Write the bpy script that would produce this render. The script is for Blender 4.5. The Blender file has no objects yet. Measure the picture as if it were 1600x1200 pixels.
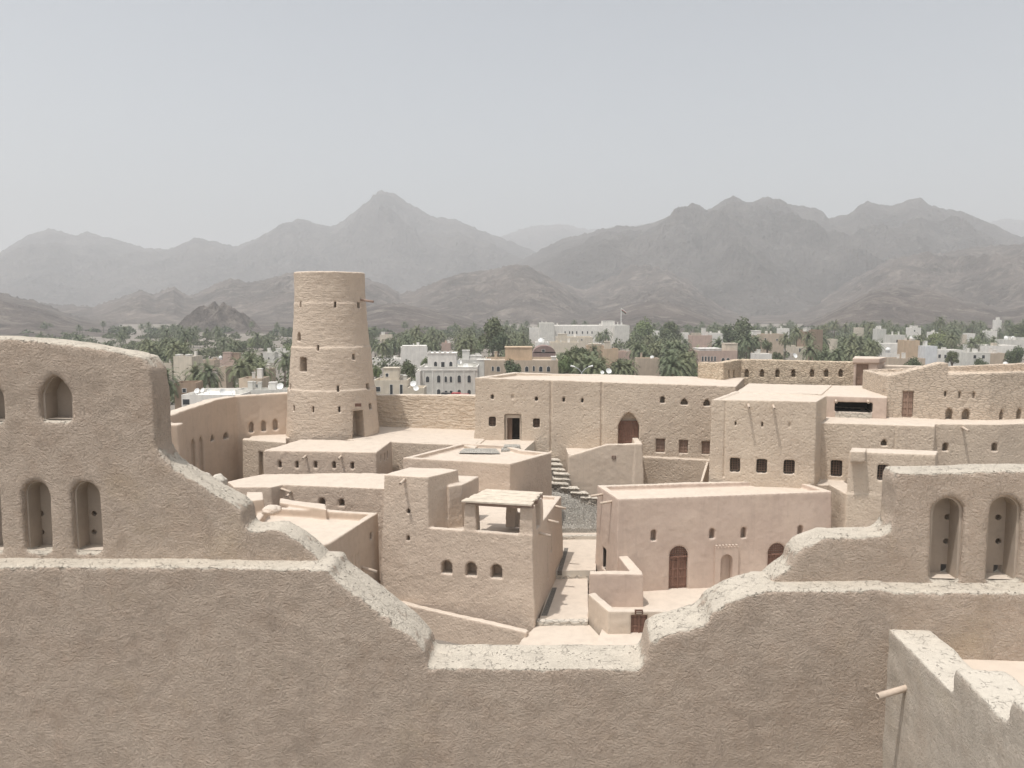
import bpy, bmesh, math, random
import numpy as np
from mathutils import Vector, Matrix
R = math.radians
rng = random.Random(7)
SC = bpy.context.scene

# ---------------------------------------------------------------- camera, world, sun, exposure
F = 1250.0                                   # focal length in photo pixels (1600 wide)
TH = math.atan(120 / 1250)                   # the camera looks 5.5 degrees down
CZ = 24.0                                    # eye height over the town's ground
cam = bpy.data.cameras.new('camera')
cam.lens = 36 * F / 1600; cam.sensor_width = 36; cam.clip_start = 0.1; cam.clip_end = 30000
camo = bpy.data.objects.new('camera', cam); SC.collection.objects.link(camo)
camo.location = (0, 0, CZ); camo.rotation_euler = (math.pi / 2 - TH, 0, 0)
SC.camera = camo

SUN = Vector((-0.24, -0.21, 1.0)).normalized()
SUN_EL = math.asin(SUN.z); SUN_AZ = math.atan2(SUN.x, SUN.y)
world = bpy.data.worlds.new('World'); SC.world = world; world.use_nodes = True
wn = world.node_tree.nodes; wl = world.node_tree.links
sky = wn.new('ShaderNodeTexSky'); sky.sky_type = 'NISHITA'; sky.sun_disc = False
sky.sun_elevation = SUN_EL; sky.sun_rotation = SUN_AZ
sky.air_density = 1.0; sky.dust_density = 3.5; sky.ozone_density = 1.0; sky.altitude = 0
hs = wn.new('ShaderNodeHueSaturation'); hs.inputs['Saturation'].default_value = 0.30
hs.inputs['Value'].default_value = 1.09
wl.new(sky.outputs[0], hs.inputs['Color'])
tint = wn.new('ShaderNodeMix'); tint.data_type = 'RGBA'; tint.blend_type = 'MULTIPLY'; tint.inputs[0].default_value = 1.0
tint.inputs[7].default_value = (0.985, 1.0, 0.995, 1)
wl.new(hs.outputs[0], tint.inputs[6]); wl.new(tint.outputs[2], wn['Background'].inputs[0])
wn['Background'].inputs[1].default_value = 0.13
sl = bpy.data.lights.new('sun', 'SUN'); sl.energy = 3.3; sl.angle = R(1.2); sl.color = (1.0, 0.965, 0.92)
so = bpy.data.objects.new('sun', sl); SC.collection.objects.link(so)
so.location = (0, 0, 200); so.rotation_euler = SUN.to_track_quat('Z', 'Y').to_euler()
SC.view_settings.view_transform = 'Standard'; SC.view_settings.look = 'None'
SC.view_settings.exposure = 0.14; SC.view_settings.gamma = 1.0
SC.cycles.max_bounces = 6; SC.cycles.diffuse_bounces = 3; SC.cycles.volume_bounces = 1

# ---------------------------------------------------------------- pixel <-> world helpers (relative heights are below the eye)
CS, SN = math.cos(TH), math.sin(TH)
def ray(px, py):
    u = (px - 800) / F; v = (600 - py) / F
    return (u, CS + v * SN, -SN + v * CS)
def slope(py):
    r = ray(800, py); return r[2] / r[1]
def G(px, py, zr):                           # where the ray meets the height zr (relative to the eye)
    r = ray(px, py); t = zr / r[2]; return (r[0] * t, r[1] * t)
def W(px, py, Y):                            # where the ray meets the depth Y
    r = ray(px, py); t = Y / r[1]; return (r[0] * t, Y, CZ + r[2] * t)
def D(px, Y, py=650):
    w = W(px, py, Y); return (w[0], w[1])
def onplane(px, py, A, B):
    r = ray(px, py); ax, ay = A; bx, by = B[0] - ax, B[1] - ay
    den = r[0] * by - r[1] * bx
    t = (ax * by - ay * bx) / den
    L = math.hypot(bx, by)
    return ((r[0] * t - ax) * bx + (r[1] * t - ay) * by) / L, r[2] * t

# ---------------------------------------------------------------- numpy noise
def _h(ix, iy, iz, s):
    n = (ix * 374761393 + iy * 668265263 + iz * 2147483647 + s * 974634777) & 0xffffffff
    n = ((n ^ (n >> 13)) * 1274126177) & 0xffffffff
    n = ((n ^ (n >> 16)) * 2246822519) & 0xffffffff
    return ((n ^ (n >> 15)) & 0xffffff) / float(0xffffff)
def vnoise(p, s=0):
    i = np.floor(p).astype(np.int64); f = p - i; f = f * f * (3 - 2 * f)
    o = 0
    for a in (0, 1):
        for b in (0, 1):
            for c in (0, 1):
                w = (f[:, 0] if a else 1 - f[:, 0]) * (f[:, 1] if b else 1 - f[:, 1]) * (f[:, 2] if c else 1 - f[:, 2])
                o = o + w * _h(i[:, 0] + a, i[:, 1] + b, i[:, 2] + c, s)
    return o * 2 - 1
def fbm(p, oc=4, s=0, g=0.5, ridged=False):
    o = 0; a = 1; tot = 0
    for k in range(oc):
        n = vnoise(p * (2.03 ** k) + 17.3 * k, s + k)
        if ridged: n = 1 - 2 * np.abs(n)
        o = o + a * n; tot += a; a *= g
    return o / tot

# ---------------------------------------------------------------- object helpers
def tag(o, label=None, cat=None, group=None, kind=None):
    if label: o['label'] = label
    if cat: o['category'] = cat
    if group: o['group'] = group
    if kind: o['kind'] = kind
    return o
def thing(name, label, cat, loc=(0, 0, 0), rz=0, group=None):
    o = bpy.data.objects.new(name, None); o.empty_display_size = 0.3
    o.location = loc; o.rotation_euler = (0, 0, rz); SC.collection.objects.link(o)
    return tag(o, label, cat, group)
def link(name, me, mat, parent=None):
    o = bpy.data.objects.new(name, me); SC.collection.objects.link(o)
    if mat is not None and not me.materials: me.materials.append(mat)
    if parent is not None: o.parent = parent
    return o
def mk(verts, faces, smooth=False):
    me = bpy.data.meshes.new('m'); me.from_pydata([tuple(v) for v in verts], [], faces); me.update()
    if smooth: me.polygons.foreach_set('use_smooth', [True] * len(me.polygons))
    return me
class MB:                                    # collects simple solids into one mesh
    def __init__(s): s.v = []; s.f = []
    def add(s, vs, fs):
        n = len(s.v); s.v += [tuple(v) for v in vs]; s.f += [tuple(i + n for i in f) for f in fs]; return s
    def box(s, x0, x1, y0, y1, z0, z1):
        return s.add([(x0,y0,z0),(x1,y0,z0),(x1,y1,z0),(x0,y1,z0),(x0,y0,z1),(x1,y0,z1),(x1,y1,z1),(x0,y1,z1)],
                     [(3,2,1,0),(4,5,6,7),(0,1,5,4),(1,2,6,5),(2,3,7,6),(3,0,4,7)])
    def tube(s, p, q, r0, r1=None, n=10, cap=True):
        r1 = r0 if r1 is None else r1; p = Vector(p); q = Vector(q); d = (q - p).normalized()
        a = d.orthogonal().normalized(); b = d.cross(a)
        vs = []
        for c, r in ((p, r0), (q, r1)):
            for k in range(n):
                t = 2 * math.pi * k / n; vs.append(c + (a * math.cos(t) + b * math.sin(t)) * r)
        fs = [(k, (k + 1) % n, n + (k + 1) % n, n + k) for k in range(n)]
        if cap: fs += [tuple(range(n - 1, -1, -1)), tuple(range(n, 2 * n))]
        return s.add(vs, fs)
    def pipe(s, p, q, r, ri, n=12):          # hollow open pipe
        p = Vector(p); q = Vector(q); d = (q - p).normalized(); a = d.orthogonal().normalized(); b = d.cross(a); vs = []
        for c, rr in ((p, r), (q, r), (q, ri), (p, ri)):
            for k in range(n):
                t = 2 * math.pi * k / n; vs.append(c + (a * math.cos(t) + b * math.sin(t)) * rr)
        fs = []
        for L in range(4):
            for k in range(n):
                fs.append((L * n + k, L * n + (k + 1) % n, ((L + 1) % 4) * n + (k + 1) % n, ((L + 1) % 4) * n + k))
        return s.add(vs, fs)
    def prism(s, poly, z0, z1):
        n = len(poly); return s.add([(x, y, z0) for x, y in poly] + [(x, y, z1) for x, y in poly],
            [tuple(range(n - 1, -1, -1)), tuple(range(n, 2 * n))] + [(k, (k + 1) % n, n + (k + 1) % n, n + k) for k in range(n)])
    def mesh(s, smooth=False): return mk(s.v, s.f, smooth)
    def build(s, name, mat, parent=None, smooth=False, origin=None):
        if origin is not None: s.v = [(x - origin[0], y - origin[1], z - origin[2]) for x, y, z in s.v]
        return link(name, s.mesh(smooth), mat, parent)

# ---------------------------------------------------------------- materials
def newmat(name):
    m = bpy.data.materials.new(name); m.use_nodes = True
    nt = m.node_tree; b = nt.nodes['Principled BSDF']; b.inputs['Roughness'].default_value = 0.95
    b.inputs['Specular IOR Level'].default_value = 0.15
    return m, nt, b
def nd(nt, t, **k):
    n = nt.nodes.new(t)
    for a, v in k.items():
        if a in n.inputs: n.inputs[a].default_value = v
        else: setattr(n, a, v)
    return n
def mixc(nt, fac, a, b, mode='MIX'):
    n = nt.nodes.new('ShaderNodeMix'); n.data_type = 'RGBA'; n.blend_type = mode
    for sock, v in ((n.inputs[0], fac), (n.inputs[6], a), (n.inputs[7], b)):
        if hasattr(v, 'links'): nt.links.new(v, sock)
        elif isinstance(v, tuple): sock.default_value = (*v, 1)
        else: sock.default_value = v
    return n.outputs[2]
def mth(nt, op, a, b=0.0, c=None):
    n = nt.nodes.new('ShaderNodeMath'); n.operation = op
    for i, v in enumerate((a, b, c)):
        if v is None: continue
        if hasattr(v, 'links'): nt.links.new(v, n.inputs[i])
        else: n.inputs[i].default_value = v
    return n.outputs[0]
def ramp(nt, fac, a, b):
    n = nt.nodes.new('ShaderNodeMapRange'); n.inputs[1].default_value = a; n.inputs[2].default_value = b
    nt.links.new(fac, n.inputs[0]); return n.outputs[0]
def noise(nt, vec, scale, detail=4, rough=0.55, dist=0.0):
    n = nt.nodes.new('ShaderNodeTexNoise'); n.inputs['Scale'].default_value = scale
    n.inputs['Detail'].default_value = detail; n.inputs['Roughness'].default_value = rough
    n.inputs['Distortion'].default_value = dist; nt.links.new(vec, n.inputs['Vector']); return n.outputs['Fac']
def voro(nt, vec, scale, feat='F1', out='Distance', rand=1.0):
    n = nt.nodes.new('ShaderNodeTexVoronoi'); n.feature = feat; n.inputs['Scale'].default_value = scale
    n.inputs['Randomness'].default_value = rand
    nt.links.new(vec, n.inputs['Vector']); return n.outputs[out]
def stretch(nt, vec, sc):
    n = nt.nodes.new('ShaderNodeMapping'); n.inputs['Scale'].default_value = sc; nt.links.new(vec, n.inputs[0]); return n.outputs[0]
def dark(c, k): return tuple(v * k for v in c)
def mud(name, col, col2=None, bs=6.0, bd=0.03, streak=True, pits=0.3, courses=0.0, top=(0.60, 0.515, 0.43)):
    m, nt, b = newmat(name); tc = nt.nodes.new('ShaderNodeTexCoord').outputs['Object']
    col2 = col2 or (col[0] * 1.08, col[1] * 0.98, col[2] * 0.9)
    big = noise(nt, tc, 0.35, 5, 0.6)
    c = mixc(nt, ramp(nt, big, 0.36, 0.64), col, col2)
    mid = noise(nt, tc, 1.7, 6, 0.65)
    c = mixc(nt, ramp(nt, mid, 0.25, 0.75), dark(col, 0.80), c, 'MIX') if False else mixc(nt, mth(nt, 'MULTIPLY', ramp(nt, mid, 0.52, 0.8), 0.35), c, dark(col, 0.78))
    gr = noise(nt, tc, bs, 8, 0.7)
    c = mixc(nt, mth(nt, 'MULTIPLY', ramp(nt, gr, 0.5, 0.8), 0.4), c, dark(col2, 0.62))
    if streak:                               # rain runs below the parapets
        st = noise(nt, stretch(nt, tc, (3.2, 3.2, 0.22)), 1.0, 4, 0.6)
        c = mixc(nt, mth(nt, 'MULTIPLY', ramp(nt, st, 0.54, 0.78), 0.30), c, dark(col, 0.72))
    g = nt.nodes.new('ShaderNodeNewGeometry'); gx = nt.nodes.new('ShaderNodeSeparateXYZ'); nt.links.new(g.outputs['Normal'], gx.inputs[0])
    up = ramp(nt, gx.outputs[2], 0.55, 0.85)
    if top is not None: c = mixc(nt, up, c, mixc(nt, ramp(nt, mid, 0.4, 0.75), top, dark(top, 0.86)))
    h = mth(nt, 'ADD', gr, mth(nt, 'MULTIPLY', noise(nt, tc, bs * 0.3, 3), 0.35))
    if pits:
        pv = voro(nt, tc, bs * 0.55)
        h = mth(nt, 'ADD', h, mth(nt, 'MULTIPLY', ramp(nt, pv, 0.0, 0.35), pits))
    if courses:
        wob = noise(nt, tc, 0.5, 3)
        sx = nt.nodes.new('ShaderNodeSeparateXYZ'); nt.links.new(tc, sx.inputs[0])
        zz = mth(nt, 'ADD', sx.outputs[2], mth(nt, 'ADD', mth(nt, 'MULTIPLY', wob, 0.5), mth(nt, 'MULTIPLY', noise(nt, tc, 2.2, 3), 0.22)))
        fr = mth(nt, 'FRACT', mth(nt, 'DIVIDE', zz, 0.46))
        ed = ramp(nt, mth(nt, 'ABSOLUTE', mth(nt, 'SUBTRACT', fr, 0.5)), 0.5, 0.38)
        ed = mth(nt, 'MULTIPLY', ed, ramp(nt, noise(nt, stretch(nt, tc, (1, 1, 2.5)), 1.4, 3), 0.42, 0.58))
        h = mth(nt, 'ADD', h, mth(nt, 'MULTIPLY', ed, courses))
    h = mth(nt, 'MULTIPLY', h, mth(nt, 'SUBTRACT', 1.0, mth(nt, 'MULTIPLY', up, 0.75)))
    bp = nt.nodes.new('ShaderNodeBump'); bp.inputs['Strength'].default_value = 1.0; bp.inputs['Distance'].default_value = bd
    nt.links.new(h, bp.inputs['Height']); nt.links.new(bp.outputs[0], b.inputs['Normal'])
    nt.links.new(c, b.inputs['Base Color']); return m
def stone(name, col, col2, scale=3.0, bd=0.032, zs=2.2):
    m, nt, b = newmat(name); tc = nt.nodes.new('ShaderNodeTexCoord').outputs['Object']
    v = stretch(nt, tc, (1, 1, zs))
    nz = nt.nodes.new('ShaderNodeTexNoise'); nz.inputs['Scale'].default_value = 2.0; nt.links.new(v, nz.inputs[0])
    vm = nt.nodes.new('ShaderNodeVectorMath'); vm.operation = 'MULTIPLY_ADD'; vm.inputs[1].default_value = (0.25,) * 3
    nt.links.new(nz.outputs['Color'], vm.inputs[0]); nt.links.new(v, vm.inputs[2]); v = vm.outputs[0]
    e = voro(nt, v, scale, 'DISTANCE_TO_EDGE'); cc = voro(nt, v, scale, 'F1', 'Color')
    sep = nt.nodes.new('ShaderNodeSeparateColor'); nt.links.new(cc, sep.inputs[0])
    c = mixc(nt, sep.outputs[0], col, col2)
    c = mixc(nt, ramp(nt, e, 0.09, 0.0), c, dark(col, 0.6))
    g = noise(nt, tc, 9, 6, 0.7); c = mixc(nt, mth(nt, 'MULTIPLY', ramp(nt, g, 0.45, 0.8), 0.4), c, dark(col2, 0.6))
    h = mth(nt, 'ADD', ramp(nt, e, 0.0, 0.16), mth(nt, 'MULTIPLY', g, 0.4))
    bp = nt.nodes.new('ShaderNodeBump'); bp.inputs['Distance'].default_value = bd; bp.inputs['Strength'].default_value = 1
    nt.links.new(h, bp.inputs['Height']); nt.links.new(bp.outputs[0], b.inputs['Normal']); nt.links.new(c, b.inputs['Base Color'])
    return m
def plain(name, col, rough=0.8, var=0.15, scale=3.0, zs=1.0, bump=0.0, metal=0.0):
    m, nt, b = newmat(name); b.inputs['Roughness'].default_value = rough; b.inputs['Metallic'].default_value = metal
    tc = nt.nodes.new('ShaderNodeTexCoord').outputs['Object']
    n = noise(nt, stretch(nt, tc, (1, 1, zs)), scale, 6, 0.65)
    nt.links.new(mixc(nt, ramp(nt, n, 0.3, 0.7), dark(col, 1 - var), dark(col, 1 + var * 0.5)), b.inputs['Base Color'])
    if bump:
        bp = nt.nodes.new('ShaderNodeBump'); bp.inputs['Distance'].default_value = bump
        nt.links.new(n, bp.inputs['Height']); nt.links.new(bp.outputs[0], b.inputs['Normal'])
    return m
def trowel(name, col, col2, cap, bd=0.02):
    """hand-laid mud plaster: short trowel strokes in shifting directions; a paler cracked and pitted capping on level tops"""
    m, nt, b = newmat(name); tc = nt.nodes.new('ShaderNodeTexCoord').outputs['Object']
    def stroke(ang, sc, seed):
        mp = nt.nodes.new('ShaderNodeMapping'); mp.inputs['Rotation'].default_value = (0, ang, 0); mp.inputs['Location'].default_value = (seed, seed * 1.7, 0)
        nz = nt.nodes.new('ShaderNodeTexNoise'); nz.inputs['Scale'].default_value = 1.6; nz.inputs['Detail'].default_value = 2; nt.links.new(tc, nz.inputs[0])
        vm = nt.nodes.new('ShaderNodeVectorMath'); vm.operation = 'MULTIPLY_ADD'; vm.inputs[1].default_value = (0.38,) * 3
        nt.links.new(nz.outputs['Color'], vm.inputs[0]); nt.links.new(tc, vm.inputs[2]); nt.links.new(vm.outputs[0], mp.inputs[0])
        return noise(nt, stretch(nt, mp.outputs[0], (0.34, 0.8, 1.0)), sc, 4, 0.65, 0.4)
    s1, s2, s3, s4 = stroke(0.35, 52, 1), stroke(-0.55, 44, 4), stroke(1.35, 50, 7), stroke(0.0, 40, 11)
    def mixf(f, x, y): return mth(nt, 'ADD', mth(nt, 'MULTIPLY', x, mth(nt, 'SUBTRACT', 1.0, f)), mth(nt, 'MULTIPLY', y, f))
    m1 = ramp(nt, noise(nt, tc, 6.1, 2), 0.44, 0.56); m2 = ramp(nt, noise(nt, stretch(nt, tc, (1, 1, 1.3)), 4.7, 2), 0.46, 0.56); m3 = ramp(nt, noise(nt, stretch(nt, tc, (1.2, 1, 1)), 7.3, 2), 0.5, 0.6)
    h = mixf(m3, mixf(m2, mixf(m1, s1, s2), s3), s4)
    lump = noise(nt, tc, 6.5, 3, 0.5); fine = noise(nt, tc, 34, 5, 0.7)
    h = mth(nt, 'ADD', mth(nt, 'ADD', h, mth(nt, 'MULTIPLY', fine, 0.75)), mth(nt, 'MULTIPLY', lump, 0.45))
    big = noise(nt, tc, 0.8, 6, 0.65); blot = noise(nt, tc, 2.6, 6, 0.7)
    c = mixc(nt, ramp(nt, big, 0.38, 0.64), col, col2)
    c = mixc(nt, mth(nt, 'MULTIPLY', ramp(nt, blot, 0.48, 0.70), 0.5), c, (col[0] * 0.86, col[1] * 0.79, col[2] * 0.74))
    ye = noise(nt, tc, 1.1, 4, 0.6); c = mixc(nt, mth(nt, 'MULTIPLY', ramp(nt, ye, 0.58, 0.78), 0.35), c, (col[0] * 1.06, col[1] * 1.02, col[2] * 0.82))
    st = noise(nt, stretch(nt, tc, (3.0, 3.0, 0.3)), 1.0, 4, 0.6); c = mixc(nt, mth(nt, 'MULTIPLY', ramp(nt, st, 0.52, 0.75), 0.4), c, dark(col, 0.75))
    sp = noise(nt, tc, 26, 4, 0.75); c = mixc(nt, mth(nt, 'MULTIPLY', ramp(nt, sp, 0.52, 0.68), 0.35), c, dark(col, 0.62)); c = mixc(nt, mth(nt, 'MULTIPLY', ramp(nt, sp, 0.44, 0.30), 0.30), c, dark(col2, 1.2))
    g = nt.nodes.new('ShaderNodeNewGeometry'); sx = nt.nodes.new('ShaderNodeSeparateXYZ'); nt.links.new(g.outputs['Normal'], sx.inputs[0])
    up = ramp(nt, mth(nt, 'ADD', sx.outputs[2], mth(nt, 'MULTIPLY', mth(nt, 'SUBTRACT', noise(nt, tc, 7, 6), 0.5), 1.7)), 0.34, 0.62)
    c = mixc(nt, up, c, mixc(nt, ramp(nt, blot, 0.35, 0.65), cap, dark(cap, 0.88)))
    nz = nt.nodes.new('ShaderNodeTexNoise'); nz.inputs['Scale'].default_value = 9; nz.inputs['Detail'].default_value = 4; nt.links.new(tc, nz.inputs[0])
    vm = nt.nodes.new('ShaderNodeVectorMath'); vm.operation = 'MULTIPLY_ADD'; vm.inputs[1].default_value = (0.10,) * 3; nt.links.new(nz.outputs['Color'], vm.inputs[0]); nt.links.new(tc, vm.inputs[2])
    cr = voro(nt, vm.outputs[0], 9.5, 'DISTANCE_TO_EDGE'); pt = voro(nt, vm.outputs[0], 19.0)
    crack = mth(nt, 'MULTIPLY', mth(nt, 'MULTIPLY', ramp(nt, cr, 0.03, 0.0), ramp(nt, noise(nt, tc, 5.0, 3), 0.5, 0.6)), up)
    pit = mth(nt, 'MULTIPLY', mth(nt, 'MULTIPLY', ramp(nt, pt, 0.26, 0.12), ramp(nt, noise(nt, tc, 8.0, 2), 0.42, 0.6)), up)
    hole = mth(nt, 'MAXIMUM', mth(nt, 'MULTIPLY', crack, 0.45), pit)
    c = mixc(nt, mth(nt, 'MULTIPLY', hole, 0.6), c, dark(col, 0.45))
    h = mth(nt, 'SUBTRACT', mth(nt, 'MULTIPLY', h, mth(nt, 'SUBTRACT', 1.0, mth(nt, 'MULTIPLY', up, 0.55))), mth(nt, 'MULTIPLY', hole, 0.6))
    bp = nt.nodes.new('ShaderNodeBump'); bp.inputs['Distance'].default_value = bd; bp.inputs['Strength'].default_value = 1.0
    nt.links.new(h, bp.inputs['Height']); nt.links.new(bp.outputs[0], b.inputs['Normal'])
    nt.links.new(c, b.inputs['Base Color']); return m
TAN = (0.575, 0.472, 0.375); TAN2 = (0.625, 0.52, 0.412)
M = {}
M['fg'] = trowel('trowelled_mud_plaster', (0.595, 0.482, 0.39), (0.64, 0.525, 0.425), (0.61, 0.545, 0.455), 0.056)
M['fgpale'] = trowel('pale_mud_plaster', (0.54, 0.475, 0.40), (0.58, 0.51, 0.43), (0.60, 0.545, 0.465), 0.028)
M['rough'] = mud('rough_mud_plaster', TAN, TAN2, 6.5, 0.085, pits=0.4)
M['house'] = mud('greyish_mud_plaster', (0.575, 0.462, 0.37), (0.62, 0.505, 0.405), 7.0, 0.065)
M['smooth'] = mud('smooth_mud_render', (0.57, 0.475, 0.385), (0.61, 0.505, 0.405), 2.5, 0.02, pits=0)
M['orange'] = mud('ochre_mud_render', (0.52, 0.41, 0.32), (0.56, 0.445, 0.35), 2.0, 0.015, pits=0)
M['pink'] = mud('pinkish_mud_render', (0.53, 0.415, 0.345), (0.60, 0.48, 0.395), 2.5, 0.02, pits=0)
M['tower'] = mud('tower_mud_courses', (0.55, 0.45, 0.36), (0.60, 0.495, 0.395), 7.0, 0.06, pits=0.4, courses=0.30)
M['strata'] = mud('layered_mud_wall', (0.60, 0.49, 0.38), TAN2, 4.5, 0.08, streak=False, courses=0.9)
M['stone'] = stone('rubble_masonry', (0.54, 0.43, 0.32), (0.64, 0.53, 0.40))
M['gatewall'] = stone('plastered_rubble_masonry', (0.56, 0.46, 0.365), (0.61, 0.505, 0.40), 2.4, 0.024, 3.0)
M['ruble'] = stone('grey_rubble', (0.48, 0.45, 0.40), (0.58, 0.545, 0.485), 8.0, 0.045, 1.0)
M['riser'] = stone('step_riser_rubble', (0.40, 0.36, 0.31), (0.54, 0.49, 0.42), 5.0, 0.06, 1.6)
M['step'] = stone('step_stone', (0.54, 0.49, 0.42), (0.62, 0.56, 0.48), 2.5, 0.03, 2.5)
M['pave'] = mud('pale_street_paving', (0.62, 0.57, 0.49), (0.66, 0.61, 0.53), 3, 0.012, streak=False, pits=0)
M['wood'] = plain('old_brown_wood', (0.17, 0.115, 0.085), 0.7, 0.3, 6, 0.15, 0.01)
M['redwood'] = plain('reddish_wood', (0.235, 0.135, 0.10), 0.65, 0.25, 6, 0.15, 0.01)
M['palewood'] = plain('bleached_pink_wood', (0.34, 0.235, 0.18), 0.75, 0.2, 6, 0.15, 0.01)
M['mat'] = plain('weathered_palm_boards', (0.62, 0.54, 0.44), 0.95, 0.22, 2.5, 1, 0.02)
M['spout'] = plain('clay_spout', (0.56, 0.46, 0.37), 0.9, 0.15, 8)
M['beam'] = plain('pinkish_old_beam', (0.36, 0.26, 0.21), 0.8, 0.2, 5)
M['iron'] = plain('dark_iron', (0.05, 0.045, 0.04), 0.6, 0.2)
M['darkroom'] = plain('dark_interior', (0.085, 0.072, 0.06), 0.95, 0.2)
M['glass'] = plain('dark_window_glass', (0.05, 0.055, 0.06), 0.25, 0.1)
M['sign'] = plain('painted_sign_board', (0.14, 0.08, 0.06), 0.6, 0.1)
M['signink'] = plain('cream_sign_paint', (0.6, 0.52, 0.42), 0.7, 0.05)
# ---------------------------------------------------------------- solids, openings, voxel skin (baked)
def poly_area(p): return 0.5 * sum(p[i][0] * p[(i + 1) % len(p)][1] - p[(i + 1) % len(p)][0] * p[i][1] for i in range(len(p)))
def offset_poly(p, o):                       # ccw polygon, o > 0 grows it
    n = len(p); out = []
    for i in range(n):
        a, b, c = p[i - 1], p[i], p[(i + 1) % n]
        def nrm(s, t):
            dx, dy = t[0] - s[0], t[1] - s[1]; L = math.hypot(dx, dy); return (dy / L, -dx / L)
        n1, n2 = nrm(a, b), nrm(b, c); k = 1 + n1[0] * n2[0] + n1[1] * n2[1]; k = max(k, 0.35)
        out.append((b[0] + o * (n1[0] + n2[0]) / k, b[1] + o * (n1[1] + n2[1]) / k))
    return out
def box_solid(top, zt, zb, bat=0.015, par=None):
    """prism with sloping (battered) sides: top polygon ccw, zt / zb relative to the eye, zt may be a list; par=(width, depth) sinks the roof"""
    if poly_area(top) < 0: raise ValueError('clockwise footprint')
    return dict(top=[tuple(p) for p in top], zt=zt if isinstance(zt, (list, tuple)) else [zt] * len(top), zb=zb, bat=bat, par=par, ops=[], cuts=[])
def wall_run(pts, zts, thick, zb, bat=0.015):
    """wall along a polyline, its visible face on the line, its thickness behind"""
    out = []
    for i in range(len(pts) - 1):
        A, B = pts[i], pts[i + 1]; dx, dy = B[0] - A[0], B[1] - A[1]; L = math.hypot(dx, dy); n = (-dy / L * thick, dx / L * thick)
        out.append(box_solid([A, B, (B[0] + n[0], B[1] + n[1]), (A[0] + n[0], A[1] + n[1])], [zts[i], zts[i + 1], zts[i + 1], zts[i]], zb, bat))
    return out
def solid_mesh(s):
    n = len(s['top']); v = [(x, y, CZ + z) for (x, y), z in zip(s['top'], s['zt'])]
    h = sum(s['zt']) / n - s['zb']; bot = offset_poly(s['top'], s['bat'] * h); v += [(x, y, CZ + s['zb']) for x, y in bot]
    f = [tuple(range(n)), tuple(range(2 * n - 1, n - 1, -1))] + [(n + k, n + (k + 1) % n, (k + 1) % n, k) for k in range(n)]
    return mk(v, f)
SHAPES = {}
def shape(kind, w, h, n=10):                 # outline around the bottom centre, ccw seen from outside
    w2 = w / 2
    if kind == 'rect': return [(-w2, 0), (w2, 0), (w2, h), (-w2, h)]
    pts = [(-w2, 0), (w2, 0)]
    if kind == 'arch':
        r = min(w2, h * 0.8)
        for k in range(n + 1):
            t = math.pi * k / n; pts.append((w2 * math.cos(t), h - r + r * math.sin(t)))
    elif kind == 'ogive':
        r = min(w * 0.62, h * 0.75)
        for k in range(n + 1):
            x = 1 - 2 * k / n; pts.append((w2 * x, h - r + r * (1 - abs(x) ** 1.7) ** 0.9 if abs(x) < 1 else h - r))
    elif kind == 'trap': return [(-w2 * 1.12, 0), (w2 * 1.12, 0), (w2 * 0.9, h), (-w2 * 0.9, h)]
    return pts
def facade(s, e, zr=None):
    A = s['top'][e]; B = s['top'][(e + 1) % len(s['top'])]; dx, dy = B[0] - A[0], B[1] - A[1]; L = math.hypot(dx, dy)
    n = (dy / L, -dx / L); o = s['bat'] * (sum(s['zt']) / len(s['zt']) - zr) if zr is not None else 0
    return (A[0] + n[0] * o, A[1] + n[1] * o), (B[0] + n[0] * o, B[1] + n[1] * o), (dx / L, dy / L), n
def frame_pt(A, t, n, u, z, dep): return (A[0] + t[0] * u - n[0] * dep, A[1] + t[1] * u - n[1] * dep, CZ + z)
def op(s, e, px0, py0, px1, py1, kind='arch', depth=0.6, what='loophole', **k):
    """an opening seen at these photo pixels on side e of the solid"""
    A, B, t, n = facade(s, e); cx = (px0 + px1) / 2
    u, z0 = onplane(cx, py1, A, B)
    A, B, t, n = facade(s, e, z0 + 0.3)
    u0, _ = onplane(px0, py1, A, B); u1, _ = onplane(px1, py1, A, B); u, z0 = onplane(cx, py1, A, B); _, z1 = onplane(cx, py0, A, B)
    s['ops'].append(dict(A=A, t=t, n=n, u=(u0 + u1) / 2, z0=z0, w=abs(u1 - u0), h=z1 - z0, kind=kind, depth=depth, what=what, **k))
    return s['ops'][-1]
def prism_between(A, t, n, u, z, pts, d0, d1):
    m = len(pts); v = [frame_pt(A, t, n, u + a, z + b, d0) for a, b in pts] + [frame_pt(A, t, n, u + a, z + b, d1) for a, b in pts]
    f = [tuple(range(m)), tuple(range(2 * m - 1, m - 1, -1))] + [(m + k, m + (k + 1) % m, (k + 1) % m, k) for k in range(m)]
    return v, f
DG = None
def bake(me, mods):
    o = bpy.data.objects.new('tmp', me); SC.collection.objects.link(o); tmp = []
    for t, kw in mods:
        md = o.modifiers.new('m', t)
        for a, v in kw.items():
            if a == 'cutmesh':
                c = bpy.data.objects.new('tmpc', v); SC.collection.objects.link(c); c.hide_render = True; tmp.append(c); md.object = c
            else: setattr(md, a, v)
    dg = bpy.context.evaluated_depsgraph_get(); dg.update()
    out = bpy.data.meshes.new_from_object(o.evaluated_get(dg))
    bpy.data.objects.remove(o)
    for c in tmp:
        cm = c.data; bpy.data.objects.remove(c); bpy.data.meshes.remove(cm)
    bpy.data.meshes.remove(me); return out
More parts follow.
